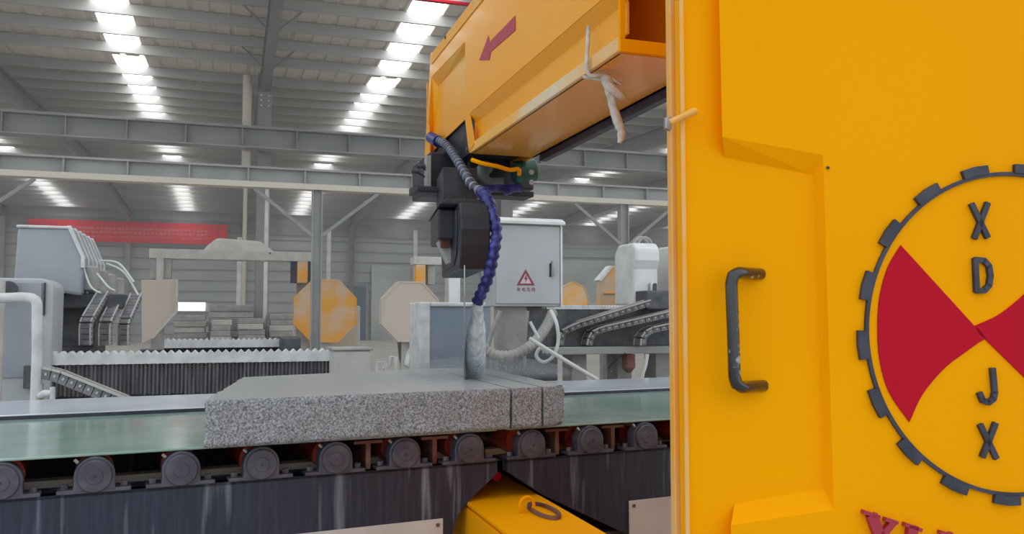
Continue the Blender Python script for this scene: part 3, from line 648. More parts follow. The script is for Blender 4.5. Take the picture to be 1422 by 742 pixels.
# water jet and splash
noz = W(663, 421, 3.36); hit = WZ(660, 522, 1.10)
path = spline([noz, noz + (hit - noz) * .15 + ZZ * -.03, W(661, 465, 3.42), W(660, 495, 3.5), hit], 8)
m = MB(); rr = [.015 + .026 * math.sin(min(1, i / (len(path) - 1) * 1.1) * 1.9) + .004 * random.random() for i in range(len(path))]; m.tube(path, rr, 14)
jet = tag(m.build('water_jet', M['water'], smooth=True), 'white water jet falling from the blue hose onto the granite', 'water')
m = MB()
for i in range(420):
    a = random.uniform(0, 2 * math.pi); rad = abs(random.gauss(0, .16)); hgt = abs(random.gauss(0, .05)) * max(.15, 1 - rad * 1.6)
    p = hit + V((rad * 1.7 * math.cos(a), rad * math.sin(a), hgt - .0)); r = random.uniform(.0012, .0035)
    m.add([p + V((r, 0, 0)), p + V((-r * .5, r * .8, 0)), p + V((-r * .5, -r * .8, 0)), p + V((0, 0, r * 1.6))], [(0, 2, 1), (0, 1, 3), (1, 2, 3), (2, 0, 3)])
tag(m.build('water_spray', M['water']), 'fine water droplets splashing over the wet granite top', 'water', kind='stuff')

# ================================================================== BACKGROUND MACHINES
def chain(name, pts, wv, h, pitch, label, group=None):
    """cable carrier: row of links with pale edge strips"""
    pts = [V(p) for p in pts]; L = sum((b - a).length for a, b in zip(pts[:-1], pts[1:])); P = []
    n = int(L / pitch); acc = 0; i = 0; seg = [0]
    for a, b in zip(pts[:-1], pts[1:]): seg.append(seg[-1] + (b - a).length)
    def at(d):
        for j in range(len(pts) - 1):
            if d <= seg[j + 1] or j == len(pts) - 2: return pts[j].lerp(pts[j + 1], (d - seg[j]) / (seg[j + 1] - seg[j]))
    t = thing(name, pts[-1], label, 'cable carrier', group); wv = V(wv); m = MB(); st = MB(); es = {-1: MB(), 1: MB()}
    for k in range(n):
        a, b = at(L * (k + .05) / n), at(L * (k + .95) / n); d = (b - a).normalized(); hv = d.cross(wv.normalized()); hv = hv if hv.z > 0 or abs(hv.z) < .3 else -hv
        m.bar(a, b, wv * .88, hv * h * .42); c = a.lerp(b, .5)
        for s_ in (-1, 1):
            es[s_].bar(at(L * k / n) + wv * s_ * .93 + hv * h * .43, at(L * (k + 1) / n) + wv * s_ * .93 + hv * h * .43, wv * .10, hv * h * .09)
            st.bar(c + wv * s_ * .9 - d * pitch * .12, c + wv * s_ * .9 + d * pitch * .12, wv * .04, hv * h * .1)
    m.build('chain_links', M['chain'], t)['kind'] = 'stuff'; st.build('chain_studs', M['dust'], t)['kind'] = 'stuff'
    for s_ in (-1, 1): es[s_].build('edge_plate', M['dust'], t)
    return t
def bellows(name, x0, x1, y, z0, z1, dep, n, label, mtop, mside):
    """accordion way cover: zigzag roof and pleated skirt"""
    t = thing(name, ((x0 + x1) / 2, y, z0), label, 'way cover'); m = MB(); vs_ = []; fs_ = []
    for i in range(2 * n + 1):
        x = x0 + (x1 - x0) * i / (2 * n); dz = .022 if i % 2 else 0
        vs_ += [(x, y, z1 - .10 + dz * .1), (x, y, z1 - .04 + dz), (x, y + dep, z1 - .04 + dz), (x, y + dep, z1 - .1)]
    fs_ = [(4 * i + q, 4 * i + 4 + q, 4 * i + 5 + q, 4 * i + 1 + q) for i in range(2 * n) for q in range(3)]
    m.add(vs_, fs_); m.build('fold_roof', mtop, t, fix=False)
    m = MB(); vs_ = []
    for i in range(4 * n + 1):
        x = x0 + (x1 - x0) * i / (4 * n); dy = .03 if i % 2 else .005
        vs_ += [(x, y + dy, z0 + .01 * random.random()), (x, y + dy, z1 - .10)]
    m.add(vs_, [(2 * i, 2 * i + 2, 2 * i + 3, 2 * i + 1) for i in range(4 * n)]); m.build('pleated_skirt', mside, t, fix=False)
    return t
def octagon(u, v, ru, rv, D, th, name, label, mt, rim, group, rot=22.5):
    c = W(u, v, D); n = V((0, 1, 0)); R = ru * D / FPX * 1.02; t = thing(name, (c.x, c.y, c.z - R), label, 'blade guard', group)
    pts = [V((c.x + R * math.cos(math.radians(rot + 45 * k)), c.y, c.z + R * rv / ru * math.sin(math.radians(rot + 45 * k)))) for k in range(8)]
    m = MB(); m.prism(pts, (0, th, 0)); m.build('guard_disc', mt, t, bevel=.015)
    for k in range(8):
        cc_ = V((c.x, c.y, c.z)); m = MB(); a, b = cc_ + (pts[k] - cc_) * 1.012, cc_ + (pts[(k + 1) % 8] - cc_) * 1.012; m.hexa([a - n * .012, b - n * .012, b + n * (th + .01), a + n * (th + .01), a.lerp(cc_, .05) - n * .012, b.lerp(cc_, .05) - n * .012, b.lerp(cc_, .05) + n * (th + .01), a.lerp(cc_, .05) + n * (th + .01)])
        m.build('rim_strip', rim, t)
    m = MB(); m.box((c.x - .1, c.y + th * .3, 0), (c.x + .1, c.y + th, c.z - R * .5)); m.build('stand_post', M['dust_grey'], t)
    return t
# --- left multi-head saw: hood with five ribs
D = 5.6
t = thing('motor_hood', base(70, 400, D), 'grey-blue sloped machine hood with five pale ribs below the red banner', 'machine hood')
pr = [(24, 316), (98.7, 315), (116.5, 358), (112.5, 411), (74, 405), (18, 402)]
m = MB(); fprism(m, pr, D, 1.0); m.build('hood_body', M['grey_hood'], t, bevel=.02)
cpt = W(74, 365, D); NY = V((0, 1, 0))
for kx in range(6):
    m = MB(); a = [WP(u, v, cpt, NY) + V((0, kx * .19 - .012, 0)) for u, v in ((93, 313.5), (98.7, 313.5), (117.5, 357), (117.5, 372), (112, 372), (113, 358))]
    m.prism(a, (0, .035, 0)); m.build('rib', M['dust_white'], t)
m = MB(); fbox(m, 22, 98, 313, 317, D - .02, 1.0); m.build('hood_lip', M['dust_white'], t, bevel=.01)
# machine carcass below the hood
t = thing('saw_carcass', base(110, 440, 5.75), 'dark machine body under the grey-blue hood with small motors', 'machine')
m = MB(); fbox(m, 72, 172, 408, 428, 5.75, 1.0); m.build('cross_beam', M['grey_dark'], t, bevel=.01)
m = MB(); fbox(m, 74, 132, 424, 484, 5.9, .9); m.build('body', M['grey_dark'], t, bevel=.02)
m = MB(); x0, x1, zt, zb, y = face_pts(78, 125, 440, 490, 5.9); m.box((x0, y, 0), (x1, y + .8, zt)); m.build('pedestal', M['grey_dark'], t)
for kx in range(4):
    m = MB(); q = W(124 + 12 * kx, 384 + 5 * kx, 5.8 + .2 * kx); m.tube([q - ZZ * .10, q - ZZ * .09, q + ZZ * .06, q + ZZ * .07], [.05, .065, .065, .04], 12); m.build('small_motor', M['dust_grey'], t, smooth=True)
for (a, b, c) in (((116, 372), (126, 398), (140, 407)), ((135, 380), (150, 398), (160, 404)), ((148, 366), (172, 378), (192, 410)), ((140, 362), (165, 366), (186, 392))):
    m = MB(); m.tube(spline([W(*a, 5.7), W(*b, 5.65), W(*c, 5.62)]), .0065, 6); m.build('cable', M['cable_white'], t, smooth=True)
# grey housing in front, white pipe with tap
t = thing('grey_housing', base(35, 480, 5.0), 'tall rounded pale grey machine housing at the end of the folded way cover', 'machine housing')
x0, x1, zt, zb, y = face_pts(-70, 72, 386, 560, 5.0); rr = .07
pr = [(x0, 0.1), (x1, .1)] + [(x1 - rr + rr * math.cos(a), zt - rr + rr * math.sin(a)) for a in [math.radians(15 * k) for k in range(7)]] + [(x0, zt)]
m = MB(); m.prism([(x, y, z) for x, z in pr], (0, .35, 0)); m.build('body', M['grey_box'], t, bevel=.012)
xa, xb, za, zb2, _ = face_pts(4, 56, 392, 430, 5.0)
m = MB(); m.box((xa - .4, y - .01, 1.0), (xb, y, za)); m.build('door', M['grey_hood'], t, bevel=.004)
xs, xe, zc, zd, _ = face_pts(56.5, 59, 392, 438, 5.0); m = MB(); m.box((xs, y - .014, zd), (xe, y + .01, zc)); m.build('door_seal', M['black'], t)
m = MB(); fbox(m, 32, 46, 508, 540, 4.98, .06); m.build('switch_box', M['grey_dark'], t, bevel=.005)
m = MB(); q = W(12, 402, 4.98); m.tube([q, q - NY * .02], [.05, .045], 18); m.build('round_port', M['grey_dark'], t, smooth=True)
t = thing('water_pipe', base(50, 550, 4.7), 'dust-white water pipe with elbow and tap in front of the grey housing', 'pipe')
m = MB(); P_ = [W(-60, 413, 4.7), W(0, 414, 4.7), W(30, 413, 4.7), W(46, 415, 4.7), W(51, 422, 4.7), W(51.5, 440, 4.7), W(51.5, 490, 4.7)]; e = W(51.5, 490, 4.7)
m.tube(spline(P_, 4) + [V((e.x, e.y, .9)), V((e.x, e.y, 0))], .027, 12); m.build('pipe_run', M['dust_white'], t, smooth=True)
m = MB(); m.tube([W(51.5, 534, 4.7), W(51.5, 556, 4.7)], .032, 12); m.build('coupling', M['dust_white'], t, smooth=True)
m = MB(); m.tube([W(53, 551, 4.69), W(62, 547, 4.66), W(72, 546, 4.66)], [.016, .022, .016], 10); m.tube([W(73, 538, 4.66), W(73, 555, 4.66)], .014, 10); m.build('tap', M['dust_white'], t, smooth=True)
# thin post at the left edge
m = MB(); a = W(2, 400, 4.85); m.tube([(a.x - .0, a.y, 0), (a.x, a.y, 1.56)], .02, 10); tag(m.build('slim_post', M['dust'], smooth=True), 'slim dusty post in front of the grey housing door', 'post')
# three cable carriers that arch down from the heads, and one sloping in front
for kx, (ut, vt, ub, vb) in enumerate(((144, 408, 120, 449), (164, 416, 147, 450), (190, 411, 172, 450))):
    Dk = 5.55 + .12 * kx; dw = W(ub + 8, vb, Dk) - W(ub, vb, Dk)
    chain('cable_carrier', [W(ut, vt, Dk + .25), W(ub + 2, vb - 4, Dk), W(ub, vb + 3, Dk), W(ub, vb + 30, Dk)], dw, .05, .035, ['arched cable carrier closest to the tall grey housing', 'arched cable carrier between its two look-alikes by the hood', 'arched cable carrier beside the beige guard plate'][kx], 'arched cable carriers')
chain('cable_carrier', [W(60, 518, 4.75), W(80, 522, 4.75), W(165, 556, 4.75), W(200, 572, 4.75)], V((0, .06, 0)), .075, .05, 'sloping cable carrier with white-studded edge below the pleated way cover')
# folded way covers
x0, x1, zt, zb, y = face_pts(66, 464, 487, 548, 5.35)
bellows('way_cover', x0, x1, y, zb, zt + .02, .12, 36, 'long white-topped folded way cover with dark pleated skirt behind the belt', M['dust_white'], M['skirt'])
m = MB(); m.box((x0, y + .06, 0), (x1, y + .5, zb + .06)); tag(m.build('machine_bed', M['grey_dark']), 'dark steel bed carrying the long white-topped way cover', 'machine bed')
xa, xb, za, zc, ya = face_pts(228, 394, 467, 482, 7.4)
bellows('way_cover', xa, xb, ya, zc - .1, za, .12, 22, 'far folded way cover with a fine white scalloped edge', M['dust_white'], M['grey_dark'])
m = MB(); m.box((xa - .2, ya + .05, 0), (xb + .1, ya + .4, zc - .02)); tag(m.build('machine_bed', M['grey_dark']), 'dark steel bed under the far scalloped way cover', 'machine bed')
m = MB(); fbox(m, 390, 418, 468, 500, 7.3, .3); o = m.build('end_carriage', M['grey_dark'], bevel=.02); tag(o, 'dark end carriage at the end of the far scalloped way cover', 'carriage')
o.location.z = 0
# end box and dusty stool frames
t = thing('end_box', base(490, 500, 5.4), 'pale dusty grey box at the end of the long way cover', 'box')
m = MB(); x0, x1, zt, zb, y = face_pts(464, 516, 487, 530, 5.4); m.box((x0, y, 0), (x1, y + .35, zt)); m.build('body', M['dust'], t, bevel=.015); m = MB(); m.box((x0 - .01, y - .01, zt), (x1 + .01, y + .36, zt + .015)); m.build('lid', M['dust_grey'], t, bevel=.004)
t = thing('tube_frame', base(536, 510, 8.0), 'small white bent-tube frame left of the beige octagon nozzle', 'frame')
for pts in ([(524, 530), (524, 503), (536, 502), (537, 530)], [(532, 512), (541, 508), (543, 496), (549, 496), (549, 530)]):
    m = MB(); P_ = [W(u, v, 8.0) for u, v in pts]; P_[-1] = V((P_[-1].x, P_[-1].y, 0))
    if pts[0][1] > 525: P_[0] = V((P_[0].x, P_[0].y, 0))
    m.tube(P_, .018, 8); m.build('bent_tube', M['dust_white'], t, smooth=True)
# --- gantry saws in mid-distance
GD = 14.6
t = thing('gantry_beam', base(320, 355, GD), 'long dusty horizontal gantry beam between beige guard and orange guard', 'beam')
x0, x1, zt, zb, y = face_pts(207, 436, 348, 361, GD); m = MB(); m.box((x0, y, zb), (x1, y + .35, zt)); m.build('beam', M['dust'], t, bevel=.01)
m = MB(); xa, xb, za, zc, _ = face_pts(210, 240, 360, 390, GD); m.box((xa, y + .02, zc), (xb, y + .25, zb)); m.build('hanger', M['dust_grey'], t, bevel=.02)
m = MB(); a = W(225, 365, GD); m.tube([(a.x - .0, y, zc), (a.x, y, zb)], .06, 12); m.build('hanger_tube', M['dust'], t, smooth=True)
for uu in (411, 434):
    m = MB(); xa2, xb2, za2, zc2, _ = face_pts(uu - 5, uu + 4, 362, 392, GD); m.box((xa2, y + .02, zc2), (xb2, y + .2, zb)); m.build('dark_upright', M['black'], t)
m = MB(); xa2, xb2, za2, zc2, _ = face_pts(415, 430, 362, 392, GD); m.box((xa2, y, zc2), (xb2, y + .2, zb)); m.build('yellow_hanger', M['orange_dust'], t, bevel=.01)
for uu in (272, 375):
    m = MB(); q = W(uu, 352, GD - .02); m.tube([q, q + NY * .03], .018, 8); m.build('beam_bolt', M['grey_dark'], t)
for uu in (222, 424):                                     # legs to the floor behind the guards
    q = W(uu, 380, GD); m = MB(); m.box((q.x - .1, y + .2, 0), (q.x + .1, y + .34, zb)); m.build('gantry_leg', M['dust_grey'], t)
# dust heap on the beam
m = MB(); n = 22; vs_ = []; hw = W(382, 350, GD).x; lw = W(282, 350, GD).x
for i in range(n + 1):
    a = i / n; hgt = .24 * min(1, math.sin(math.pi * a) * 1.7) ** .8 * (1 - .25 * a)
    for b in range(7): vs_.append((lw + (hw - lw) * a, y + .03 + .30 * b / 6, zt - .005 + hgt * math.sin(math.pi * b / 6) ** .5))
m.add(vs_, [(i * 7 + b, (i + 1) * 7 + b, (i + 1) * 7 + b + 1, i * 7 + b + 1) for i in range(n) for b in range(6)])
tag(m.build('dust_cover', M['dust'], smooth=True), 'rounded heap of pale dust lying on the gantry beam', 'dust heap')
t = thing('guard_plate', base(222, 430, GD - .1), 'beige dust-covered guard plate with one cut corner beside the arched cable carriers', 'blade guard')
m = MB(); fprism(m, [(196, 389), (247, 388), (247, 432), (212, 470), (197, 478)], GD - .55, .12); m.build('plate', M['beige_dust'], t, bevel=.012)
m = MB(); fprism(m, [(244, 388), (247, 388), (247, 433), (212, 471), (210, 469), (244, 430)], GD - .58, .03); m.build('edge_strip', M['dust'], t)
octagon(452, 432, 45, 46, GD + .24, .14, 'octagonal_guard', 'orange octagonal blade guard partly covered in beige dust behind the slim post', M['orange_dust'], M['orange_dust'], None)
t = thing('beige_cabinet', base(440, 460, GD), 'pale beige cabinet below the orange octagonal guard', 'cabinet')
m = MB(); x0, x1, zt, zb, y = face_pts(409, 500, 425, 500, GD + 1.0); m.box((x0, y, 0), (x1, y + .5, zt)); m.build('body', M['dust'], t, bevel=.02)
m = MB(); m.box((x0 + .05, y - .012, .1), (x1 - .05, y, zt - .06)); m.build('door', M['beige_dust'], t, bevel=.005)
# second gantry with beige octagon and nozzle
G2 = 11.5
octagon(570, 433, 42, 44, G2, .2, 'octagonal_guard', 'beige dust-caked octagonal blade guard with dark nozzle beneath', M['beige_dust'], M['beige_dust'], None)
c = W(570, 433, G2); m = MB(); m.prism([W(553, 474, G2 + .05), W(569, 474, G2 + .05), W(566, 500, G2 + .05), W(563, 513, G2 + .05), W(558, 513, G2 + .05), W(556, 500, G2 + .05)], (0, .1, 0))
tag(m.build('nozzle', M['grey_dark'], bevel=.006), 'dark tapered nozzle under the beige octagonal guard', 'nozzle')
m = MB(); P_ = spline([W(590, 470, G2 + .02), W(580, 482, G2 + .02), W(572, 495, G2 + .02), W(566, 508, G2 + .02)], 5); m.tube(P_, [.03 + .06 * math.sin(math.pi * (i + 2) / (len(P_) + 3)) for i in range(len(P_))], 10)
tag(m.build('white_bag', M['dust_white'], smooth=True), 'crumpled white bag slung beside the beige octagonal guard', 'bag')
t = thing('gantry_arm', base(600, 362, G2 + .2), 'short pale gantry arm with a yellow stub over the beige octagonal guard', 'beam')
m = MB(); x0, x1, zt, zb, y = face_pts(575, 640, 357, 368, G2 + .2); m.box((x0, y, zb), (x1, y + .25, zt)); m.build('beam', M['dust'], t, bevel=.01)
m = MB(); xa, xb, za, zc, _ = face_pts(576, 589, 366, 396, G2 + .2); m.box((xa, y, zc), (xb, y + .15, zb)); m.build('yellow_stub', M['orange_dust'], t, bevel=.01)
m = MB(); xa, xb, za, zc, _ = face_pts(592, 602, 366, 396, G2 + .3); m.box((xa, y + .05, zc), (xb, y + .2, zb)); m.build('grey_stub', M['dust_grey'], t, bevel=.01)
m = MB(); xa, xb, za, zc, _ = face_pts(625, 641, 352, 426, G2 + .15); m.box((xa, y - .05, 0), (xb, y + .2, za)); m.build('white_upright', M['white'], t, bevel=.01)
t = thing('dust_screen', base(630, 460, 6.9), 'white-framed box with blue-grey side panel behind the water jet', 'cabinet')
x0, x1, zt, zb, y = face_pts(583, 682, 420, 506, 6.9); m = MB(); m.box((x0 + .06, y + .02, 0), (x1, y + .4, zt - .02)); m.build('panel', M['glass'], t)
for (a, b) in (((x0, y, 0), (x0 + .085, y + .42, zt)), ((x0 + .085, y, zt - .035), (x1, y + .42, zt))): m = MB(); m.box(a, b); m.build('frame_member', M['dust_white'], t, bevel=.01)
m = MB(); fbox(m, 594, 598, 432, 480, 6.88, .03); m.build('slot', M['grey_dark'], t)
# --- electrical cabinet on its stand
ED = 6.0
t = thing('electrical_cabinet', base(732, 430, ED), 'grey electrical cabinet with red lightning warning triangle on a stand', 'electrical cabinet')
x0, x1, zt, zb, y = face_pts(686, 779, 312, 426, ED)
m = MB(); m.box((x0, y, zb), (x1, y + .22, zt)); m.build('box', M['grey_box'], t, bevel=.008)
m = MB(); m.box((x0 + .012, y - .012, zb + .02), (x1 - .012, y + .001, zt - .01)); dr = m.build('door', M['grey_box'], t, bevel=.004)
m = MB(); m.prism([(x0 - .012, y - .045, zt), (x0 - .012, y - .045, zt + .02), (x0 - .012, y + .02, zt + .048), (x0 - .012, y + .24, zt + .048), (x0 - .012, y + .24, zt)], (x1 - x0 + .03, 0, 0)); m.build('rain_hood', M['white'], t, bevel=.003)
m = MB(); m.box((x1 - .008, y - .016, zb), (x1 + .006, y + .22, zt)); m.build('bright_edge', M['white'], t)
m = MB(); q = WP(767, 374, V((0, y - .013, 0)), NY); m.tube([q + ZZ * .05, q + V((0, -.02, .045)), q + V((0, -.024, 0)), q + V((0, -.012, -.05))], .011, 10); m.build('lock_handle', M['metal'], dr, smooth=True)
m = MB(); m.box((q.x - .022, y - .016, q.z - .055), (q.x - .010, y - .012, q.z + .04)); m.build('handle_shadow', M['black'], dr)  # black strip laid on the door as the handle's shadow
yd = y - .0125
def cp(u, v, dy=0): r_ = WP(u, v, V((0, yd - dy, 0)), NY); return r_
tri = [(717.5, 396.5), (742.5, 396.5), (730, 374)]; trin = [(722, 394), (738, 394), (730, 379.5)]
m = MB(); o_ = [cp(*p) for p in tri]; i_ = [cp(*p) for p in trin]
for k in range(3): m.prism([o_[k], o_[(k + 1) % 3], i_[(k + 1) % 3], i_[k]], (0, -.002, 0))
m.build('warning_triangle', M['sticker'], dr)
m = MB(); m.prism(i_, (0, -.001, 0)); m.build('triangle_ground', M['sticker_bg'], dr)
m = MB(); m.prism([cp(*p, .001) for p in ((731, 381.5), (727.5, 388), (730, 387.6), (729.3, 393), (733, 386), (730.5, 386.2), (732, 382))], (0, -.002, 0)); m.build('lightning_bolt', M['sticker'], dr)
def text_mesh(body, name, mt, size, loc, parent, depth=.001):
    cu = bpy.data.curves.new(name, 'FONT'); cu.body = body; cu.size = size; cu.extrude = depth; cu.align_x = 'CENTER'; cu.space_character = 1.35
    tmp = bpy.data.objects.new(name, cu); COL.objects.link(tmp); dg = bpy.context.evaluated_depsgraph_get(); dg.update()
    me = bpy.data.meshes.new_from_object(tmp.evaluated_get(dg)); bpy.data.objects.remove(tmp)
    org = V((0, 0, 0)); q_ = parent
    while q_ is not None: org = org + q_.location; q_ = q_.parent
    me.transform(Matrix.Translation(V(loc) - org) @ Matrix.Rotation(math.pi / 2, 4, 'X')); me.materials.clear(); me.materials.append(mt)
    o = bpy.data.objects.new(name, me); COL.objects.link(o); o.parent = parent; return o
q = cp(730.5, 404.5); text_mesh('有电危险', 'warning_text', M['sticker'], .031, (q.x, q.y, q.z), dr)
for (ua, ub) in ((690, 712), (712, 733), (735, 757)):
    m = MB(); xa, xb, _, _, _ = face_pts(ua, ub, 430, 500, ED); m.box((xa, y + .06, 0), (xb, y + .16, zb)); m.build('stand_post', M['grey_dark'] if ua == 735 else M['dust_grey'], t, bevel=.006)
m = MB(); fbox(m, 700, 775, 493, 530, ED - .1, .3); m.build('stand_box', M['grey_dark'], t, bevel=.01)
for pts, r in (([(695, 432), (683, 462), (670, 510)], .016), ([(733, 432), (730, 460), (728, 510)], .012)):
    m = MB(); m.tube([W(u, v, ED - .12) for u, v in pts], r, 8); m.build('stay_rod', M['steel'], t, smooth=True)
# corrugated trunk hose and cables below it
o = corr([W(657, 455, 5.5), W(668, 478, 5.5), W(685, 492, 5.5), W(710, 494, 5.5), W(735, 482, 5.55), W(755, 460, 5.7), W(768, 434, 5.9)], .033, .004, .03, 14).build('trunk_hose', [M['dust_grey'], M['dust_grey']], smooth=True)
tag(o, 'thick dusty corrugated hose sagging below the electrical cabinet', 'hose')
m = MB(); m.tube(spline([W(765, 432, 5.6), W(773, 450, 5.5), W(775, 475, 5.5), W(768, 495, 5.5), W(755, 503, 5.5), W(745, 495, 5.5), W(750, 484, 5.5), W(762, 490, 5.5)]), .012, 8)
tag(m.build('looped_cable', M['cable_white'], smooth=True), 'pale cable hanging in a loop below the electrical cabinet', 'cable')
m = MB(); m.tube([W(735, 470, 5.45), W(775, 495, 5.45), W(830, 528, 5.45)], .013, 8); m.tube([W(736, 447, 5.46), W(748, 470, 5.46)], .01, 8)
tag(m.build('conduit', M['cable_white'], smooth=True), 'straight pale conduit slanting down from the looped cable', 'conduit')
# --- right-hand multi-head machine
RD = 6.6
t = thing('machine_bed', base(850, 455, RD), 'long dark machine bed with serrated white edge carrying white motor hoods', 'machine bed')
x0, x1, zt, zb, y = face_pts(765, 1010, 428, 482, RD); m = MB(); m.box((x0, y + .1, zb), (x1, y + .7, zt)); m.build('beam', M['grey_dark'], t, bevel=.01)
m = MB(); m.box((x0, y - .05, zb - .05), (x1, y + .15, zb + .005)); m.build('rail', M['steel'], t, bevel=.006)
m = MB(); n = 64; vs_ = []
for i in range(2 * n + 1):
    x = x0 + (x1 - x0) * i / (2 * n); vs_ += [(x, y + .09, zt - .01), (x, y + .09, zt + (.022 if i % 2 else .006)), (x, y + .2, zt + (.022 if i % 2 else .006))]
m.add(vs_, [(3 * i + q_, 3 * i + 3 + q_, 3 * i + 4 + q_, 3 * i + 1 + q_) for i in range(2 * n) for q_ in range(2)]); m.build('serrated_cover', M['dust_white'], t, fix=False)
for uu in (800, 872, 935):
    q = W(uu, 490, RD); m = MB(); m.box((q.x - .06, y + .1, 0), (q.x + .06, y + .3, zb)); m.build('leg', M['dust_grey'], t)
m = MB(); q = W(873, 505, RD - .05); m.tube([q + ZZ * .07, q - ZZ * .03, q - ZZ * .07], [.05, .05, .02], 10); m.build('drive_box', M['rust'], t)
m = MB(); m.tube([W(899, 492, RD - .1), W(896, 508, RD - .1), W(890, 526, RD - .1)], .016, 8); m.build('bright_tube', M['white'], t, smooth=True)
m = MB(); m.tube(spline([W(868, 490, RD - .1), W(853, 502, RD - .1), W(845, 512, RD - .1)]), .008, 6); m.build('loose_wire', M['black'], t, smooth=True)
for kx, (a, b, c, d) in enumerate((((775, 480), (779, 462), (800, 452), (900, 421)), ((815, 480), (818, 465), (832, 458), (955, 430)), ((889, 480), (890, 466), (900, 459), (970, 444)))):
    chain('cable_carrier', [W(*a, RD - .1), W(*b, RD - .1), W(*c, RD - .1), W(*d, RD - .1)], V((0, .06, 0)), .055, .05, ['uppermost sloping cable carrier running up to the white motor hood', 'middle sloping cable carrier on the dark bed', 'lowest sloping cable carrier on the dark bed beside the yellow front'][kx], 'sloping cable carriers')
def hood(u0, um, u1, v0, v1, D, label, ring):
    t = thing('motor_hood', base((u0 + u1) / 2, v1, D), label, 'machine hood')
    c = W((u0 + u1) / 2, (v0 + v1) / 2, D); hgt = (v1 - v0)
    prof = [(um, v1), (um, v0 + hgt * .4), (um - 3, v0 + hgt * .2), (um - 3, v0 + 10), (um + 2, v0 + 3), (u1 - 12, v0 + 2), (u1 - 4, v0 + 6), (u1, v0 + hgt * .32), (u1 - 4, v0 + hgt * .5), (u1 - 8, v1)]
    x0 = WP(um, 380, c, NY).x; x1 = WP(u1, 380, c, NY).x; zt = WP(u0, v0, c, NY).z; zb = WP(u0, v1, c, NY).z; xm = WP(um, 380, c, NY).x; H_ = zt - zb; d_ = .36; w_ = x1 - x0
    pr = [(0, 0), (0, H_ * .58), (-.035, H_ * .72), (-.035, H_ * .90), (.02, H_), (d_ * .8, H_), (d_, H_ * .85), (d_, 0)]
    m = MB(); m.prism([(x0, c.y + a, zb + b) for a, b in pr], (w_, 0, 0)); m.build('hood_shell', M['white'], t, bevel=.02)
    m = MB(); m.box((x1 - w_ * .42, c.y - .01, zb + .0), (x1 - w_ * .05, c.y + .02, zb + H_ * .36)); m.build('motor_gap', M['dust_grey'], t, bevel=.01)
    m = MB(); m.box((x1 - w_ * .28, c.y - .02, zb + H_ * .2), (x1 - w_ * .10, c.y, zb + H_ * .36)); m.build('terminal_box', M['grey_dark'], t, bevel=.005)
    m = MB(); m.tube(spline([V((x1 - w_ * .25, c.y - .03, zb + H_ * .38)), V((x1 - w_ * .42, c.y - .06, zb + H_ * .33)), V((x1 - w_ * .42, c.y - .06, zb + H_ * .12)), V((x1 - w_ * .25, c.y - .05, zb + .0))]), .009, 8); m.build('cable', M['cable_white'], t, smooth=True)
    if ring:
        for k_ in range(2):
            m = MB(); q = V((x0 + w_ * (.55 + .15 * k_), c.y + .1, zt - .01)); m.tube([q + V((.06 * math.cos(a), 0, .06 * math.sin(a))) for a in [math.pi * i / 10 for i in range(11)]], .014, 8); m.build('lifting_ring', M['dust_grey'], t, smooth=True)
    return t
hood(853, 880, 914, 336, 425, RD + .1, 'white motor hood with rings on top and a looped cable, standing on the dark bed', True)
hood(912, 936, 975, 340, 425, RD + .25, 'white motor hood half behind the edge of the yellow machine front', True)
m = MB(); fbox(m, 898, 990, 404, 430, RD - .0, .25); tag(m.build('gear_housing', M['grey_dark'], bevel=.01), 'dark gear housing at the foot of the white motor hoods', 'gear housing')
octagon(797, 416, 22, 24, RD + 6, .12, 'octagonal_guard', 'orange octagonal guard peeking over the serrated edge beside the electrical cabinet', M['orange_dust'], M['orange_dust'], None, rot=0)
t = thing('guard_plate', base(845, 400, RD + 1.0), 'orange guard plate with slanted pale edge left of the white motor hood', 'blade guard')
m = MB(); fprism(m, [(834, 388), (850, 370), (866, 368), (866, 432), (833, 432)], RD + 1.0, .1); m.build('plate', M['orange_dust'], t, bevel=.01)
m = MB(); fprism(m, [(832, 389), (849, 369), (851, 371), (835, 391)], RD + .97, .12); m.build('edge_strip', M['dust_white'], t)
m = MB(); fprism(m, [(839, 406), (862, 406), (862, 408), (839, 408)], RD + .98, .03); m.build('cross_strip', M['yellow_pale'], t)
m = MB(); q = W(850, 425, RD + 1.0); m.box((q.x - .08, q.y + .02, 0), (q.x + .08, q.y + .1, q.z)); m.build('stand_post', M['dust_grey'], t)
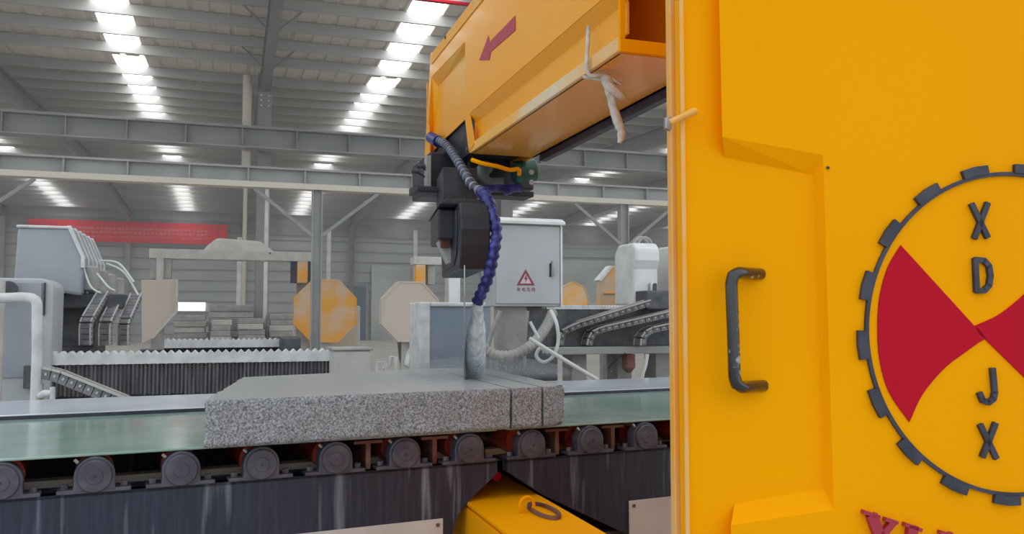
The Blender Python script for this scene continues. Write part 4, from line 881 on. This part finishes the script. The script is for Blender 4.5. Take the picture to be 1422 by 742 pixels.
# --- far heaps of dusty slabs and machines
for i, (u0, u1, v0, v1, D, lb) in enumerate(((290, 352, 416, 432, 19.9, 'topmost long dusty slab stack far behind the scalloped way cover'), (240, 288, 430, 470, 19, 'low dusty stone stack left of the far machinery'),
        (292, 322, 436, 470, 18.5, 'dusty stone stack with pale top edge in the middle of the far heap'), (330, 368, 434, 470, 18.8, 'rounded dusty machine block in the far heap'), (374, 412, 428, 470, 19.4, 'dusty stone stack beside the orange guard cabinet'))):
    t = thing('stone_stack', base((u0 + u1) / 2, v1, D), lb, 'stone stack')
    x0, x1, zt, zb, y = face_pts(u0, u1, v0, v1, D); zb = 0; zz = zb; n = 11; rnd = random.Random(i + 3)
    for k_ in range(n):
        h_ = (zt - zb) / n; a = rnd.uniform(-.06, .06) * (x1 - x0); b = rnd.uniform(-.08, .04) * (x1 - x0)
        m = MB(); m.box((x0 + max(0, a), y + rnd.uniform(-.05, .05), zz), (x1 + min(0, b), y + .9, zz + h_ - .012)); m.build('slab', M['dust_grey'] if (k_ + i) % 3 else M['dust'], t, bevel=.02); zz += h_ - .012

# ------------------------------------------------------------------ stone dust haze hanging in the hall
def volume(name, dens, col=(1, 1, 1)):
    m = bpy.data.materials.new(name); m.use_nodes = True; nt = m.node_tree; nt.nodes.remove(nt.nodes['Principled BSDF'])
    v_ = nt.nodes.new('ShaderNodeVolumeScatter'); v_.inputs['Color'].default_value = (*col, 1); v_.inputs['Density'].default_value = dens
    nt.links.new(v_.outputs[0], nt.nodes['Material Output'].inputs['Volume']); return m
m = MB(); m.box((-33, 7.5, .01), (60, 52.2, 7.2))
tag(m.build('dust_haze', volume('dust haze', .0065)), 'thin pale stone dust haze hanging through the far hall', 'haze', kind='stuff')

m = MB(); n = 10; vs_ = []; c_ = hit + V((.04, .0, .0))
for i in range(n + 1):
    th = math.pi / 2 * i / n
    for j in range(20):
        a = 2 * math.pi * j / 20; vs_.append((c_.x + (.40) * math.cos(th) * math.cos(a), c_.y + .30 * math.cos(th) * math.sin(a), 1.099 + .085 * math.sin(th)))
m.add(vs_, [(i * 20 + j, i * 20 + (j + 1) % 20, (i + 1) * 20 + (j + 1) % 20, (i + 1) * 20 + j) for i in range(n) for j in range(20)] + [tuple(range(19, -1, -1))])
tag(m.build('spray_mist', volume('spray mist', 2.0)), 'low white spray mist around the foot of the water jet', 'mist', kind='stuff')
